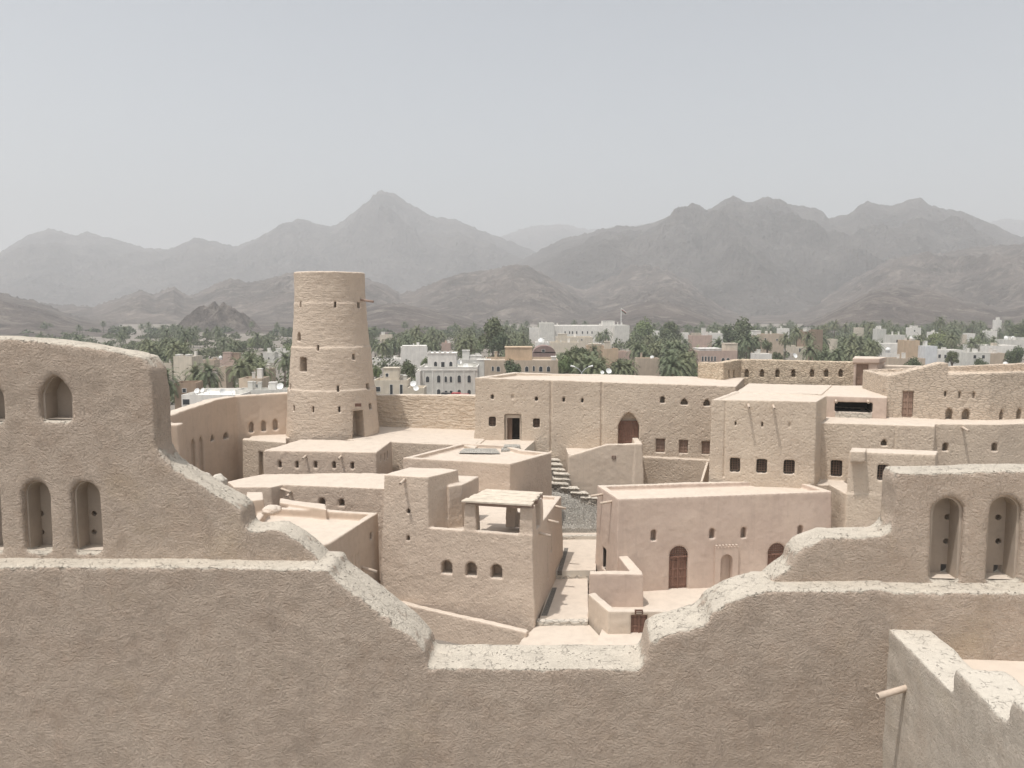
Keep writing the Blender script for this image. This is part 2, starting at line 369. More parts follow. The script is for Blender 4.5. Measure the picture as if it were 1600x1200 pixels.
def cut_solid(s):
    me = solid_mesh(s) if 'top' in s else s['mesh']
    cv = MB()
    for o in s['ops']:
        pts = shape(o['kind'], o['w'] + 0.04, o['h'] + 0.02)
        cv.add(*prism_between(o['A'], o['t'], o['n'], o['u'], o['z0'] - 0.01, pts, -1.2, o['depth']))
    if s.get('par'):
        w, d = s['par']; q = offset_poly(s['top'], -w); zt = min(s['zt']); cv.prism(q, CZ + zt - d, CZ + max(s['zt']) + 2)
    for v, f in s['cuts']: cv.add(v, f)
    if not cv.v: return me
    return bake(me, [('BOOLEAN', dict(cutmesh=cv.mesh(), operation='DIFFERENCE', solver='EXACT', use_self=True))])
def join(meshes):
    bm = bmesh.new()
    for m in meshes: bm.from_mesh(m); bpy.data.meshes.remove(m)
    out = bpy.data.meshes.new('j'); bm.to_mesh(out); bm.free(); return out
def skin(me, vox, amp, freq, smooth=2, fine=0.0, ffreq=6.0, seed=0):
    me = bake(me, [('REMESH', dict(mode='VOXEL', voxel_size=vox, adaptivity=0.0, use_smooth_shade=True))] +
              ([('SMOOTH', dict(factor=0.5, iterations=smooth))] if smooth else []))
    n = len(me.vertices); co = np.empty(n * 3); me.vertices.foreach_get('co', co); co = co.reshape(-1, 3)
    no = np.empty(n * 3); me.vertices.foreach_get('normal', no); no = no.reshape(-1, 3)
    d = amp * fbm(co * freq, 2, seed)
    if fine: d = d + fine * fbm(co * ffreq, 3, seed + 9)
    co = co + no * d[:, None]; me.vertices.foreach_set('co', co.ravel()); me.update(); return me
def shift(me, loc):
    me.transform(Matrix.Translation((-loc[0], -loc[1], -loc[2]))); return me
def fit_open(root, loc, o, mat):
    """what fills an opening: a lining, and where the photo shows one a door or a barred window"""
    A, t, n = o['A'], o['t'], o['n']; dep = o['depth']; w = o['what']
    if w == 'cut': return
    inner = shape(o['kind'], o['w'] - 0.01, o['h'] - 0.005); outer = shape(o['kind'], o['w'] + 0.16, o['h'] + 0.08); m = len(inner); r = 0.07
    def fp(a, b, d): return frame_pt(A, t, n, o['u'] + a, o['z0'] + b, d)
    v = [fp(a, b - (0.05 if b == 0 else 0), r) for a, b in outer] + [fp(a, b, r) for a, b in inner] + [fp(a, b, dep - 0.03) for a, b in inner]
    f = [(k, (k + 1) % m, m + (k + 1) % m, m + k) for k in range(m)] + [(m + k, m + (k + 1) % m, 2 * m + (k + 1) % m, 2 * m + k) for k in range(m)] + [tuple(range(2 * m, 3 * m))]
    name = {'loophole': 'loophole', 'niche': 'niche', 'window': 'window', 'barred': 'window', 'door': 'doorway', 'fandoor': 'doorway', 'doorway': 'doorway', 'recess': 'niche'}[w]
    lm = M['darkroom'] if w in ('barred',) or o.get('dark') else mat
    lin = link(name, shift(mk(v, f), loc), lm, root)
    if w == 'barred':
        g = MB(); nx = 3; nz = 5
        for i in range(nx + 2):
            a = -o['w'] / 2 + o['w'] * i / (nx + 1); g.add(*prism_between(A, t, n, o['u'] + a, o['z0'], [(-.02, 0), (.02, 0), (.02, o['h']), (-.02, o['h'])], 0.14, 0.18))
        for j in range(nz + 2):
            b = o['h'] * j / (nz + 1); g.add(*prism_between(A, t, n, o['u'], o['z0'] + b, [(-o['w'] / 2, -.018), (o['w'] / 2, -.018), (o['w'] / 2, .018), (-o['w'] / 2, .018)], 0.15, 0.19))
        g.build('grille', M['wood'], lin, origin=loc)
    if w in ('door', 'fandoor'):
        dd = o.get('doordepth', dep * 0.6); hh = o.get('doorh', o['h']); dm = o.get('dmat', M['wood']); g = MB()
        W2 = o['w'] / 2 - 0.02; nb = 6
        for k in range(nb):
            a0 = -W2 + 2 * W2 * k / nb; a1 = a0 + 2 * W2 / nb - 0.015
            g.add(*prism_between(A, t, n, o['u'], o['z0'] + 0.02, [(a0, 0), (a1, 0), (a1, hh - .03), (a0, hh - .03)], dd, dd + 0.06))
        for b in (0.12, 0.36, 0.6, 0.84):
            g.add(*prism_between(A, t, n, o['u'], o['z0'] + hh * b, [(-W2, 0), (W2, 0), (W2, .07), (-W2, .07)], dd - 0.035, dd - 0.002))
        g.add(*prism_between(A, t, n, o['u'], o['z0'] + 0.02, [(-.04, 0), (.04, 0), (.04, hh - .05), (-.04, hh - .05)], dd - 0.06, dd - 0.004))
        dr = g.build('door', dm, lin, origin=loc)
        k = MB(); k.add(*prism_between(A, t, n, o['u'] + 0.12, o['z0'] + hh * 0.48, [(-.03, 0), (.03, 0), (.03, .14), (-.03, .14)], dd - 0.09, dd - 0.03))
    if w == 'fandoor':                       # arched lattice above the leaves
        g = MB(); hh = o['doorh']; H = o['h'] - hh; W2 = o['w'] / 2
        def inside(a, b): return b < 0.02 or (abs(a) / W2) ** 2.0 + (b / H) ** 2.0 < 0.96
        nx = 9; nz = 5
        for i in range(1, nx):
            a = -W2 + 2 * W2 * i / nx; b = H * math.sqrt(max(0, 1 - (a / W2) ** 2)) - 0.02
            if b > .05: g.add(*prism_between(A, t, n, o['u'] + a, o['z0'] + hh, [(-.022, 0), (.022, 0), (.022, b), (-.022, b)], 0.16, 0.2))
        for j in range(1, nz):
            b = H * j / nz; a = W2 * math.sqrt(max(0, 1 - (b / H) ** 2)) - 0.02
            g.add(*prism_between(A, t, n, o['u'], o['z0'] + hh + b, [(-a, -.022), (a, -.022), (a, .022), (-a, .022)], 0.17, 0.21))
        g.add(*prism_between(A, t, n, o['u'], o['z0'] + hh - .05, [(-W2, 0), (W2, 0), (W2, .1), (-W2, .1)], 0.13, 0.22))
        g.build('fanlight', o.get('dmat', M['wood']), lin, origin=loc)
def spout(root, loc, s, e, px, py, L=0.7, r=0.085, drop=0.16, mat=None):
    A, B, t, n = facade(s, e); u, z = onplane(px, py, A, B); A, B, t, n = facade(s, e, z); u, z = onplane(px, py, A, B)
    p = Vector(frame_pt(A, t, n, u, z, 0.25)); q = Vector(frame_pt(A, t, n, u, z - drop, -L))
    MB().pipe(p, q, r, r * 0.62).build('waterspout', mat or M['spout'], root, True, loc)
def structure_thing(name, label, cat, solids, mat, vox=0.08, amp=0.05, freq=0.45, smooth=1, fine=0.015, spouts=(), group=None, part='wall', seed=0, loc=None):
    xs = [p for s in solids if 'top' in s for p in s['top']]
    if loc is None: loc = (sum(p[0] for p in xs) / len(xs), sum(p[1] for p in xs) / len(xs), CZ + min(s['zb'] for s in solids if 'top' in s))
    root = thing(name, label, cat, loc, group=group)
    me = skin(join([cut_solid(s) for s in solids]), vox, amp, freq, smooth, fine, 3.5, seed)
    link(part, shift(me, loc), mat, root)
    for s in solids:
        for o in s['ops']: fit_open(root, loc, o, o.get('mat', mat))
    for sp in spouts: spout(root, loc, solids[sp[0]], *sp[1:4], **(sp[4] if len(sp) > 4 else {}))
    return root, loc
# ================================================================ FOREGROUND RAMPART
PA, PB = (-6.2, 9.45), (6.0, 8.62)
_dx, _dy = PB[0] - PA[0], PB[1] - PA[1]; _L = math.hypot(_dx, _dy); PT = (_dx / _L, _dy / _L); PN = (_dy / _L, -_dx / _L)
def pl(off): return (PA[0] - PN[0] * off, PA[1] - PN[1] * off), (PB[0] - PN[0] * off, PB[1] - PN[1] * off)
def slab(outline, off, thick, n=PN):
    """outline given in photo pixels on the plane `off` behind the rampart's face, extruded backwards"""
    A, B = pl(off); pts = []
    for q in outline:
        if len(q) == 3: pts.append((onplane(q[0], q[1], A, B)[0], q[2]))
        else: pts.append(onplane(q[0], q[1], A, B))
    if poly_area(pts) < 0: pts = pts[::-1]
    v, f = prism_between(A, PT, PN, 0, 0, pts, 0, thick)
    return dict(mesh=mk(v, f), ops=[], cuts=[], A=A, B=B)
def slabop(s, px0, py0, px1, py1, kind, depth, what='niche', **k):
    A, B = s['A'], s['B']; cx = (px0 + px1) / 2
    u0, _ = onplane(px0, py1, A, B); u1, _ = onplane(px1, py1, A, B); u, z0 = onplane(cx, py1, A, B); _, z1 = onplane(cx, py0, A, B)
    o = dict(A=A, t=PT, n=PN, u=(u0 + u1) / 2, z0=z0, w=u1 - u0, h=z1 - z0, kind=kind, depth=depth, what=what, **k); s['ops'].append(o); return o
RL = (0.0, 9.0, CZ - 9)
ramp_ = thing('rampart', 'big mud rampart across the bottom of the view, notched and niched', 'rampart', RL)
lower = slab([(-220, 884), (300, 886), (512, 889), (522, 905), (545, 922), (600, 962), (640, 994), (662, 1018), (668, 1042), (760, 1044), (1004, 1044),
              (1011, 1030), (1016, 1003), (1035, 993), (1100, 976), (1108, 968), (1116, 955), (1150, 936), (1195, 922), (1391, 922), (1393, 924), (1396, 926), (1560, 925), (1900, 922),
              (1900, 1500, -9.0), (-220, 1500, -9.0)], 0.0, 0.70)
# a joint between the two building stages
jl = slabop(lower, 1392, 905, 1394.2, 1290, 'rect', 0.05, 'cut')
ml = slab([(-220, 524), (0, 527), (110, 538), (200, 552), (222, 558), (234, 578), (240, 620), (245, 700), (258, 722), (300, 748), (345, 775), (366, 788), (376, 797),
           (381, 824), (388, 829), (432, 827), (462, 842), (496, 872), (512, 886), (514, 905), (-220, 905)], 0.30, 0.44)
mr = slab([(1192, 940), (1194, 918), (1215, 900), (1237, 885), (1243, 868), (1256, 854), (1292, 840), (1378, 837), (1392, 826), (1397, 808), (1398, 750), (1404, 738), (1560, 736), (1900, 730), (1900, 940)], 0.30, 0.44)
for x0, x1, y0, y1 in ((66, 109, 588, 656),):
    slabop(ml, x0, y0, x1, y1, 'ogive', 0.30)
slabop(ml, -38, 588, 3, 658, 'ogive', 0.30)
for x0, x1 in ((-36, 1), (42, 79), (118, 157)): slabop(ml, x0, 754, x1, 862, 'arch', 0.30)
slabop(mr, 1456, 780, 1499, 907, 'arch', 0.30); slabop(mr, 1544, 778, 1589, 908, 'arch', 0.30)
# peepholes: the square ones go right through the wall
RH = [(mr, 1476, 805), (mr, 1474, 843), (mr, 1555, 806), (mr, 1555, 843), (ml, 70, 800), (ml, 71, 829), (ml, 152, 800), (ml, 152, 829)]
SQ = [(mr, 1472, 885), (mr, 1554, 886), (ml, 72, 853), (ml, 152, 854)]
def hole(s, px, py, r, sq):
    dep = s['ops'][0]['depth']; q = pl(0.30 + dep); u, z = onplane(px, py, *q)
    pts = [(-r, -r), (r, -r), (r, r), (-r, r)] if sq else [(r * math.cos(i * math.pi / 5), r * math.sin(i * math.pi / 5)) for i in range(10)]
    return q, u, z, pts
for s, px, py in SQ:
    q, u, z, pts = hole(s, px, py, .09, True); s['cuts'].append(prism_between(q[0], PT, PN, u, z, pts, -.05, 0.9))
for s in (ml, mr):
    for o in s['ops']: o['depth0'] = o['depth']; o['depth'] += .07
for nm, s, sd in (('wall', lower, 3), ('merlon', ml, 5), ('merlon', mr, 8)):
    me = skin(cut_solid(s), 0.030, 0.022, 0.9, 6, 0.009, 5.0, sd); link(nm, shift(me, RL), M['fg'], ramp_)
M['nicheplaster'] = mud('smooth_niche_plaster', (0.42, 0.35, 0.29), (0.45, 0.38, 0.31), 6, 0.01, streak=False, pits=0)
for s in (ml, mr):
    for o in s['ops']:
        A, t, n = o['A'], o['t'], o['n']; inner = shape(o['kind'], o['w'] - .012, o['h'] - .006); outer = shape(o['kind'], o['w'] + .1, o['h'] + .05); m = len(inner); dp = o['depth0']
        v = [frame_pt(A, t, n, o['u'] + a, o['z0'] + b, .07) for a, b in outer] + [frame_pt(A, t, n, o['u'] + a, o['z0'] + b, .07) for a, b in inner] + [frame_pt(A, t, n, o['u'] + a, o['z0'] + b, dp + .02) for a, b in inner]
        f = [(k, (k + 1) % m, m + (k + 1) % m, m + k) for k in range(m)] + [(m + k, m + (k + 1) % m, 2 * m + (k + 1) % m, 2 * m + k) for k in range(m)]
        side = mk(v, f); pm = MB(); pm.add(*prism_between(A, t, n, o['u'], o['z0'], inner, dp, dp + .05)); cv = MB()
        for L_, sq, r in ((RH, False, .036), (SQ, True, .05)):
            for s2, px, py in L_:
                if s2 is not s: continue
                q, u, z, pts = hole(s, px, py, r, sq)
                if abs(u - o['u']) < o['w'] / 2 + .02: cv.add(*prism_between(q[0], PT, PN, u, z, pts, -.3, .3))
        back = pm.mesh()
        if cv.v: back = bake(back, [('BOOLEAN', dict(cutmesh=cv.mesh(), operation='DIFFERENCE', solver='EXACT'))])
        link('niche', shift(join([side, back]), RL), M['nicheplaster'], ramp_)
# the stepped wall that runs from the rampart towards the viewer at the right
def yz_slab(x0, x1, pts, dx=0.0):
    n = len(pts); v = [(x0 + dx * (9 - y), y, CZ + z) for y, z in pts] + [(x1 + dx * (9 - y), y, CZ + z) for y, z in pts]
    f = [tuple(range(n)), tuple(range(2 * n - 1, n - 1, -1))] + [(n + k, n + (k + 1) % n, (k + 1) % n, k) for k in range(n)]
    me = mk(v, f); bm = bmesh.new(); bm.from_mesh(me); bmesh.ops.recalc_face_normals(bm, faces=bm.faces); bm.to_mesh(me); bm.free(); return me
SW = (4.4, 7.0, CZ - 9)
sw = thing('stepped_wall', 'pale grey wall with a sawtooth crown at the lower right', 'wall', SW)
prof = [(8.9, -9), (8.9, -3.62), (8.2, -3.62), (7.32, -3.66), (7.28, -3.40), (6.5, -3.47), (6.42, -3.46), (6.38, -3.22), (5.3, -3.25), (5.25, -3.0), (3.5, -3.05), (3.5, -9)]
me = skin(yz_slab(4.27, 4.75, prof, -0.045), 0.03, 0.02, 0.9, 5, 0.016, 4, 21)
link('wall', shift(me, SW), M['fgpale'], sw)
_, _, zq = W(1410, 1071, 8.35)
MB().pipe((4.45, 8.35, zq + .02), (3.90, 8.18, zq - 0.04), 0.036, 0.026, 16).build('waterspout', M['spout'], sw, True, SW)
# walkway beyond the stepped wall
tag(MB().box(4.62, 12.5, 3.0, 8.75, CZ - 5, CZ - 3.95).build('walkway', M['pave'], None), kind='structure')

# ================================================================ THE FORT
Wl = lambda px, Y, py=650: D(px, Y, py)
# ---- curved outer wall at the left
cw_pts = [(-24.9, 47.0), Wl(271, 57.4), (-24.45, 60.0), Wl(319, 62.8), Wl(340, 65.0), Wl(370, 67.3, 640), Wl(405, 68.2), Wl(455, 68.9)]
cw_pts[1] = (-24.6, 57.4); cw_pts[3] = (-24.3, 62.8)
cw = wall_run(cw_pts, [-8.0, -7.75, -7.65, -7.6, -7.5, -7.5, -7.45, -7.4], 1.0, -19.5, 0.012)
for x0, x1, y0, y1 in ((288, 295.5, 688, 742), (301, 307.5, 685, 745), (313.5, 320, 681, 745)): op(cw[2], 0, x0, y0, x1, y1, 'ogive', 0.35, 'niche')
op(cw[3], 0, 329.5, 679, 335.5, 689, 'ogive', .6); op(cw[4], 0, 349, 675.5, 358, 686, 'ogive', .6)
for x, y in ((393, 668), (412, 666), (430.5, 664)): op(cw[5] if x < 404 else cw[6], 0, x - 3.6, y - 9, x + 3.6, y + 8, 'ogive', .5)
cw += [box_solid([(-24.8, 56.2), (-23.7, 56.2), (-23.7, 57.2), (-24.8, 57.2)], -8.3, -19.5, .02)]
structure_thing('curtain_wall', 'long smooth ochre wall curving up to the round tower, pierced by pointed openings', 'fort wall', cw, M['orange'], .09, seed=31)

# ---- round tower
TX, TY = W(520.5, 680, 69.5)[0], 69.5; TB = CZ + slope(680) * 66.0
def z_at(py): return CZ + slope(py) * TY
prof = [(TB - 2.5, 4.05), (TB, 3.98), (z_at(640), 3.86), (z_at(604) - .05, 3.76), (z_at(604) + .02, 3.66), (z_at(570), 3.50), (z_at(540) - .05, 3.38), (z_at(540) + .02, 3.29), (z_at(500), 3.12), (z_at(473) - .05, 3.05), (z_at(473) + .02, 2.99), (z_at(445), 2.96), (z_at(426) - .06, 2.98), (z_at(426), 2.88)]
NS = 96; v = []; f = []
for z, r in prof:
    for k in range(NS): v.append((TX + r * math.cos(2 * math.pi * k / NS), TY + r * math.sin(2 * math.pi * k / NS), z))
for j in range(len(prof) - 1):
    for k in range(NS): f.append((j * NS + k, j * NS + (k + 1) % NS, (j + 1) * NS + (k + 1) % NS, (j + 1) * NS + k))
f += [tuple(range(NS - 1, -1, -1)), tuple(range((len(prof) - 1) * NS, len(prof) * NS))]
tower = dict(mesh=mk(v, f), ops=[], cuts=[])
def rad_at(z):
    for (za, ra), (zb_, rb) in zip(prof, prof[1:]):
        if za <= z <= zb_: return ra + (rb - ra) * (z - za) / max(1e-6, zb_ - za)
    return prof[-1][1]
def towerop(px0, py0, px1, py1, kind='rect', depth=.8, what='loophole', **k):
    r = ray((px0 + px1) / 2, (py0 + py1) / 2); rad = 3.5
    for _ in range(4):                       # ray against the tapering tower
        a = r[0] ** 2 + r[1] ** 2; b = -2 * (r[0] * TX + r[1] * TY); c = TX ** 2 + TY ** 2 - rad ** 2
        dsc = b * b - 4 * a * c
        if dsc < 0: dsc = 0
        t = (-b - math.sqrt(dsc)) / (2 * a); rad = rad_at(CZ + r[2] * t)
    p = (r[0] * t, r[1] * t); n = ((p[0] - TX) / rad, (p[1] - TY) / rad); tt = (-n[1], n[0])
    foreshort = max(0.35, abs(n[1])); s_ = t / F
    tower['ops'].append(dict(A=p, t=tt, n=n, u=0, z0=CZ * 0 + r[2] * t - (py1 - py0) / 2 * s_, w=(px1 - px0) * s_ / foreshort, h=(py1 - py0) * s_, kind=kind, depth=depth, what=what, **k))
for x, y in ((469, 476), (524, 476), (561, 477), (496.5, 543.5), (553, 558), (528.5, 607.5), (453.5, 605), (575, 604), (459, 638), (489, 640), (530.5, 640), (579, 635)):
    towerop(x - 1.5, y - 4.8, x + 1.5, y + 4.8)
towerop(463.5, 519, 470, 533, 'ogive'); towerop(467, 558, 479.5, 581, 'rect', 1.2, 'window', dark=False)
towerop(553.5, 641, 568, 686, 'trap', 1.3, 'doorway')
TL = (TX, TY, TB - 2)
tw = thing('round_tower', 'tall round tapering mud tower with ledges, slits and a small doorway, left of centre', 'tower', TL)
me = skin(cut_solid(tower), .06, .04, .6, 1, .025, 3.0, 41)
link('wall', shift(me, TL), M['tower'], tw)
for o in tower['ops']: fit_open(tw, TL, o, M['tower'])
MB().pipe((TX + 2.8, TY - .9, z_at(468.5)), (TX + 3.95, TY - 1.3, z_at(471.5)), .10, .065, 12).build('waterspout', M['beam'], tw, True, TL)
w_ = W(560, 632.5, TY - 3.4)
MB().box(w_[0] - .25, w_[0] + .25, w_[1] - .2, w_[1], w_[2] - .13, w_[2] + .13).build('name_board', M['sign'], tw, origin=TL)

# ---- wall with visible courses between the tower and the long wing
st = wall_run([Wl(578, 73.6), Wl(660, 72.4), Wl(752, 71)], [-8.1, -7.95, -7.85], 0.9, -12.6, .02)
structure_thing('layered_wall', 'mud wall laid in rough horizontal layers between the round tower and the long wing', 'fort wall', st, M['strata'], .07, .05, .8, fine=.03, seed=51)

# ---- long wing with the arched door
Z = -5.85
FL, FR, BR, BL = G(742, 590, Z), G(1150, 603.5, -6.4), G(1163, 590, -6.4), G(802, 582, Z)
mw = box_solid([FL, FR, BR, BL], [Z, -6.4, -6.4, Z], -18, .012, (.5, -.25))
pl0 = facade(mw, 0, -11.3)
def on_line(px, o, zr=-11): 
    A, B = pl0[0], pl0[1]; u, _ = onplane(px, 700, A, B); t = pl0[2]; n = pl0[3]; return (A[0] + t[0] * u + n[0] * o, A[1] + t[1] * u + n[1] * o)
plinth = box_solid([on_line(1004, .16), on_line(1112, .16), on_line(1112, -1), on_line(1004, -1)], [-12.3, -12.5, -12.5, -12.3], -18, 0)
for x0, x1, y0, y1 in ((767, 771.5, 616.5, 623.5), (836, 840.5, 620, 626.5), (879, 882.7, 621, 628), (908, 911.7, 622.5, 629)): op(mw, 0, x0, y0, x1, y1, 'arch', .7)
op(mw, 0, 799, 617, 803, 623.5, 'arch', .12, 'niche')
op(mw, 0, 1031.5, 619.5, 1039, 630, 'arch', .8); op(mw, 0, 1063.5, 622.5, 1075, 633, 'ogive', .8); op(mw, 0, 1099, 624, 1110, 634.5, 'ogive', .8)
for x0, x1, y0, y1 in ((764.5, 774, 652, 665.5), (833.5, 843, 654.5, 668)): op(mw, 0, x0, y0, x1, y1, 'rect', .6, 'barred')
for x0, x1, y0, y1 in ((1025, 1039, 686, 707), (1061, 1075, 688, 708.5), (1096.5, 1110, 690, 710)): op(mw, 0, x0, y0, x1, y1, 'rect', .35, 'door', doordepth=.2, dmat=M['palewood'])
sqd = op(mw, 0, 789, 648, 814, 688.5, 'rect', 1.6, 'doorway', dark=True)
op(mw, 0, 965.5, 644.5, 998.5, 697, 'ogive', .7, 'door', doordepth=.5, doorh=2.05, dmat=M['redwood'])
for x, y0, y1 in ((860.5, 592, 706), (939.5, 597, 706)): op(mw, 0, x - 1.6, y0, x + 1.6, y1, 'rect', .16, 'cut')
op(mw, 0, 802, 630, 803.5, 641, 'rect', .2, 'cut')
root, loc = structure_thing('long_wing', 'long flat-roofed mud wing with a pointed-arch door and a square doorway, behind the stone stairs', 'fort building', [mw, plinth], M['rough'], .06, .05, .5, seed=61, fine=.02)
fm = MB()                # timber door frame and the leaf folded open
A, t, n = sqd['A'], sqd['t'], sqd['n']; o = sqd
for a0, a1, b0, b1 in ((-o['w']/2, -o['w']/2 + .16, 0, o['h']), (o['w']/2 - .12, o['w']/2, 0, o['h']), (-o['w']/2 + .16, o['w']/2 - .12, o['h'] - .3, o['h'])):
    fm.add(*prism_between(A, t, n, o['u'], o['z0'], [(a0, b0), (a1, b0), (a1, b1), (a0, b1)], .22, .4))
fm.build('door_frame', M['smooth'], root, origin=loc)
lf = MB(); lf.add(*prism_between(A, t, n, o['u'], o['z0'], [(-o['w']/2 + .17, .02), (-.1, .02), (-.1, o['h'] - .32), (-o['w']/2 + .17, o['h'] - .32)], .42, .48)); lf.build('door', M['wood'], root, origin=loc)

# ---- block with two spouts, its high roofs and the shaded loggia
b2 = box_solid([G(1112, 624.5, -6.35), G(1276, 627.5, -6.35), G(1292, 618, -6.35), G(1150, 611, -6.35)], -6.35, -17, .012, (.3, .10))
b2b = box_solid([G(1150, 612.5, -6.42), (G(1284, 616, -6.42)), G(1300, 602, -6.42), G(1170, 599, -6.42)], -6.42, -17, 0)
for x, y0, y1 in ((1149.5, 658, 665), (1191, 659.5, 667), (1234, 660.5, 668)): op(b2, 0, x - 1.4, y0, x + 1.4, y1, 'rect', .7)
for x0, x1, y0, y1 in ((1141, 1156, 716, 737.5), (1182.5, 1198, 718, 739), (1225, 1241, 719.5, 740.5)): op(b2, 0, x0, y0, x1, y1, 'rect', .55, 'barred')
op(b2, 0, 1129.5, 626, 1132, 746, 'rect', .12, 'cut')
structure_thing('spouted_block', 'projecting mud block with two clay spouts over three slits and three barred windows', 'fort building', [b2, b2b], M['rough'], .06, .045, .6, seed=71, fine=.02,
    spouts=[(0, 0, 1169, 631.5), (0, 0, 1208, 633)])
lg = box_solid([G(1276, 618, -6.5), G(1386, 621, -6.5), G(1390, 602.5, -6.5), G(1300, 602, -6.5)], -6.5, -9.5, .01)
op(lg, 0, 1304.5, 629, 1362.5, 643.5, 'rect', 2.4, 'window', dark=True)
lr, ll = structure_thing('loggia', 'low flat-roofed loggia with one wide dark opening above a strip of stones', 'fort building', [lg], M['pink'], .06, .03, .8, seed=81, spouts=[(0, 0, 1306, 624.5, dict(L=.35)), (0, 0, 1356, 625, dict(L=.35))])
A, B, t, n = facade(lg, 0, -7.6); u0, z0 = onplane(1304.5, 650.5, A, B); u1, _ = onplane(1362, 650.5, A, B); _, z1 = onplane(1330, 644.5, A, B)
mm = MB(); mm.add(*prism_between(A, t, n, 0, 0, [(u0, z0 - .6), (u1, z0 - .6), (u1, z1), (u0, z1)], -.1, .3)); mm.build('stone_sill', M['step'], lr, origin=ll)

# ---- lower range under the terrace on the right
Z = -8.05
r0 = box_solid([G(1278, 660, Z), G(1461, 665.5, Z), G(1466, 646, Z), G(1292, 646, Z)], Z, -17.5, .012)
r1 = box_solid([G(1458, 661.5, Z), G(1560, 662.5, Z), G(1720, 656, Z), G(1720, 640, Z), G(1462, 646, Z)], Z - .03, -17.5, .012)
r2 = box_solid([G(1270, 757.5, -12.15), G(1330, 758, -12.15), (G(1330, 758, -12.15)[0], 56), (G(1270, 757, -12.15)[0], 57)], -12.15, -17.5, .01)
op(r0, 0, 1376.5, 687, 1386, 696.5, 'ogive', .7); op(r0, 0, 1298.5, 720, 1315, 744, 'rect', .55, 'barred')
op(r2, 0, 1302.5, 811, 1315, 828, 'ogive', .8, dark=True)
op(r1, 0, 1472.5, 692, 1481.5, 705, 'arch', .7); op(r1, 0, 1549.5, 692, 1559, 705, 'arch', .7)
for x in (1397.5, 1404.5): op(r0, 0, x - 1, 662, x + 1, 705, 'rect', .1, 'cut')
structure_thing('terrace_range', 'long lower mud range below the right-hand terrace, with small arched openings and one spout', 'fort building', [r0, r1, r2], M['rough'], .06, .05, .5, seed=91, fine=.02,
    spouts=[(1, 0, 1504, 667, dict(L=.9))])
an = box_solid([G(1327, 706, -9.3), G(1462, 711, -9.3), G(1466, 704.5, -9.3), G(1331, 699.5, -9.3)], -9.3, -17.5, .012)
cb = box_solid([G(1329, 704.5, -9.1), G(1352, 705, -9.1), G(1354, 699.5, -9.1), G(1332, 699, -9.1)], -9.13, -9.8, .01)
an2 = box_solid([G(1323, 772, -12.05), G(1470, 778, -12.05), (G(1470, 775, -12.05)[0], 54), (G(1323, 772, -12.05)[0], 54)], -12.05, -17.5, .012)
op(an, 0, 1371, 726.5, 1387.5, 750.5, 'rect', .5, 'barred')
structure_thing('annex', 'small mud annex with a barred window, just left of the nearest right-hand merlon', 'fort building', [an, cb, an2], M['rough'], .07, .04, .6, seed=101)
# ---- gate house of plastered rubble at the right
FLg, FRg = G(1384, 652, -8.05), G(1543, 656, -8.05); RG = G(1700, 650, -8.05)
g0 = box_solid([FLg, FRg, RG, (RG[0] - 1, RG[1] + 6), (FLg[0] + .8, FLg[1] + 6)], [-5.02, -4.68, -4.5, -4.5, -5.02], -9.5, .008, (.4, .2))
def along(A, B, k): return (A[0] + (B[0] - A[0]) * k, A[1] + (B[1] - A[1]) * k)
gm = along(FLg, FRg, .52); gm2 = along(FLg, FRg, .60)
g1 = box_solid([FLg, gm, (gm[0], gm[1] + .8), (FLg[0], FLg[1] + .8)], [-5.0, -4.0, -4.0, -5.0], -6, 0)
g2 = box_solid([gm, gm2, (gm2[0], gm2[1] + .8), (gm[0], gm[1] + .8)], -4.0, -6, 0)
op(g0, 0, 1409, 611.5, 1426.5, 652, 'rect', .35, 'door', doordepth=.18, dmat=M['palewood'])
for x, y0, y1 in ((1477.3, 611, 620), (1499.5, 612, 622), (1521.5, 613, 623)): op(g0, 0, x - 1.8, y0, x + 1.8, y1, 'rect', .6)
op(g0, 0, 1477, 637.5, 1488, 657, 'ogive', .6, 'niche'); op(g0, 0, 1503, 638.5, 1515, 658, 'ogive', .6, 'niche')
op(g0, 1, 1562, 640, 1568, 656, 'ogive', .5, 'niche'); op(g0, 1, 1588.5, 638, 1596, 655, 'ogive', .5, 'niche')
structure_thing('gate_house', 'rubble gate house with a sloping parapet and a pink door on the right terrace', 'fort building', [g0, g1, g2], M['gatewall'], .07, .04, .7, seed=111, fine=.03)
# ---- battlement behind
bt_pts = [Wl(1089, 71.5), Wl(1128, 70.2), Wl(1155, 73.2), Wl(1333, 69.5)]
bt = wall_run(bt_pts, [-4.9, -4.85, -4.75, -4.75], .7, -8.2, .02)
for x in (1166.5, 1190.5, 1214.5, 1239.5, 1268.5, 1291, 1313.5): op(bt[2], 0, x - 3.2, 577, x + 3.2, 589.5, 'ogive', .55)
for x in (1139.5, 1147.5): op(bt[1], 0, x - 1.4, 578, x + 1.4, 590, 'rect', .5)
structure_thing('battlement_wall', 'rubble battlement wall with seven pointed loopholes behind the pale roofs', 'fort wall', bt, M['stone'], .06, .05, .8, seed=121, fine=.04)
kk = box_solid([Wl(1331, 67.5), Wl(1368, 67), Wl(1378, 69), Wl(1334, 70)], -4.45, -8.2, .01)
kcap = box_solid(offset_poly(kk['top'], .12), -4.28, -4.7, 0)
op(kk, 0, 1337, 569, 1356, 604, 'rect', .45, 'door', doordepth=.25, dmat=M['palewood'])
structure_thing('stair_kiosk', 'small pinkish kiosk with a tall door standing in the line of the rubble battlement', 'kiosk', [kk, kcap], M['pink'], .05, .03, .8, seed=131)
rp = wall_run([Wl(1376, 68.5), Wl(1500, 68), Wl(1620, 66), Wl(1760, 63)], [-4.95, -5.1, -5.15, -5.1], .8, -8.2, .01)
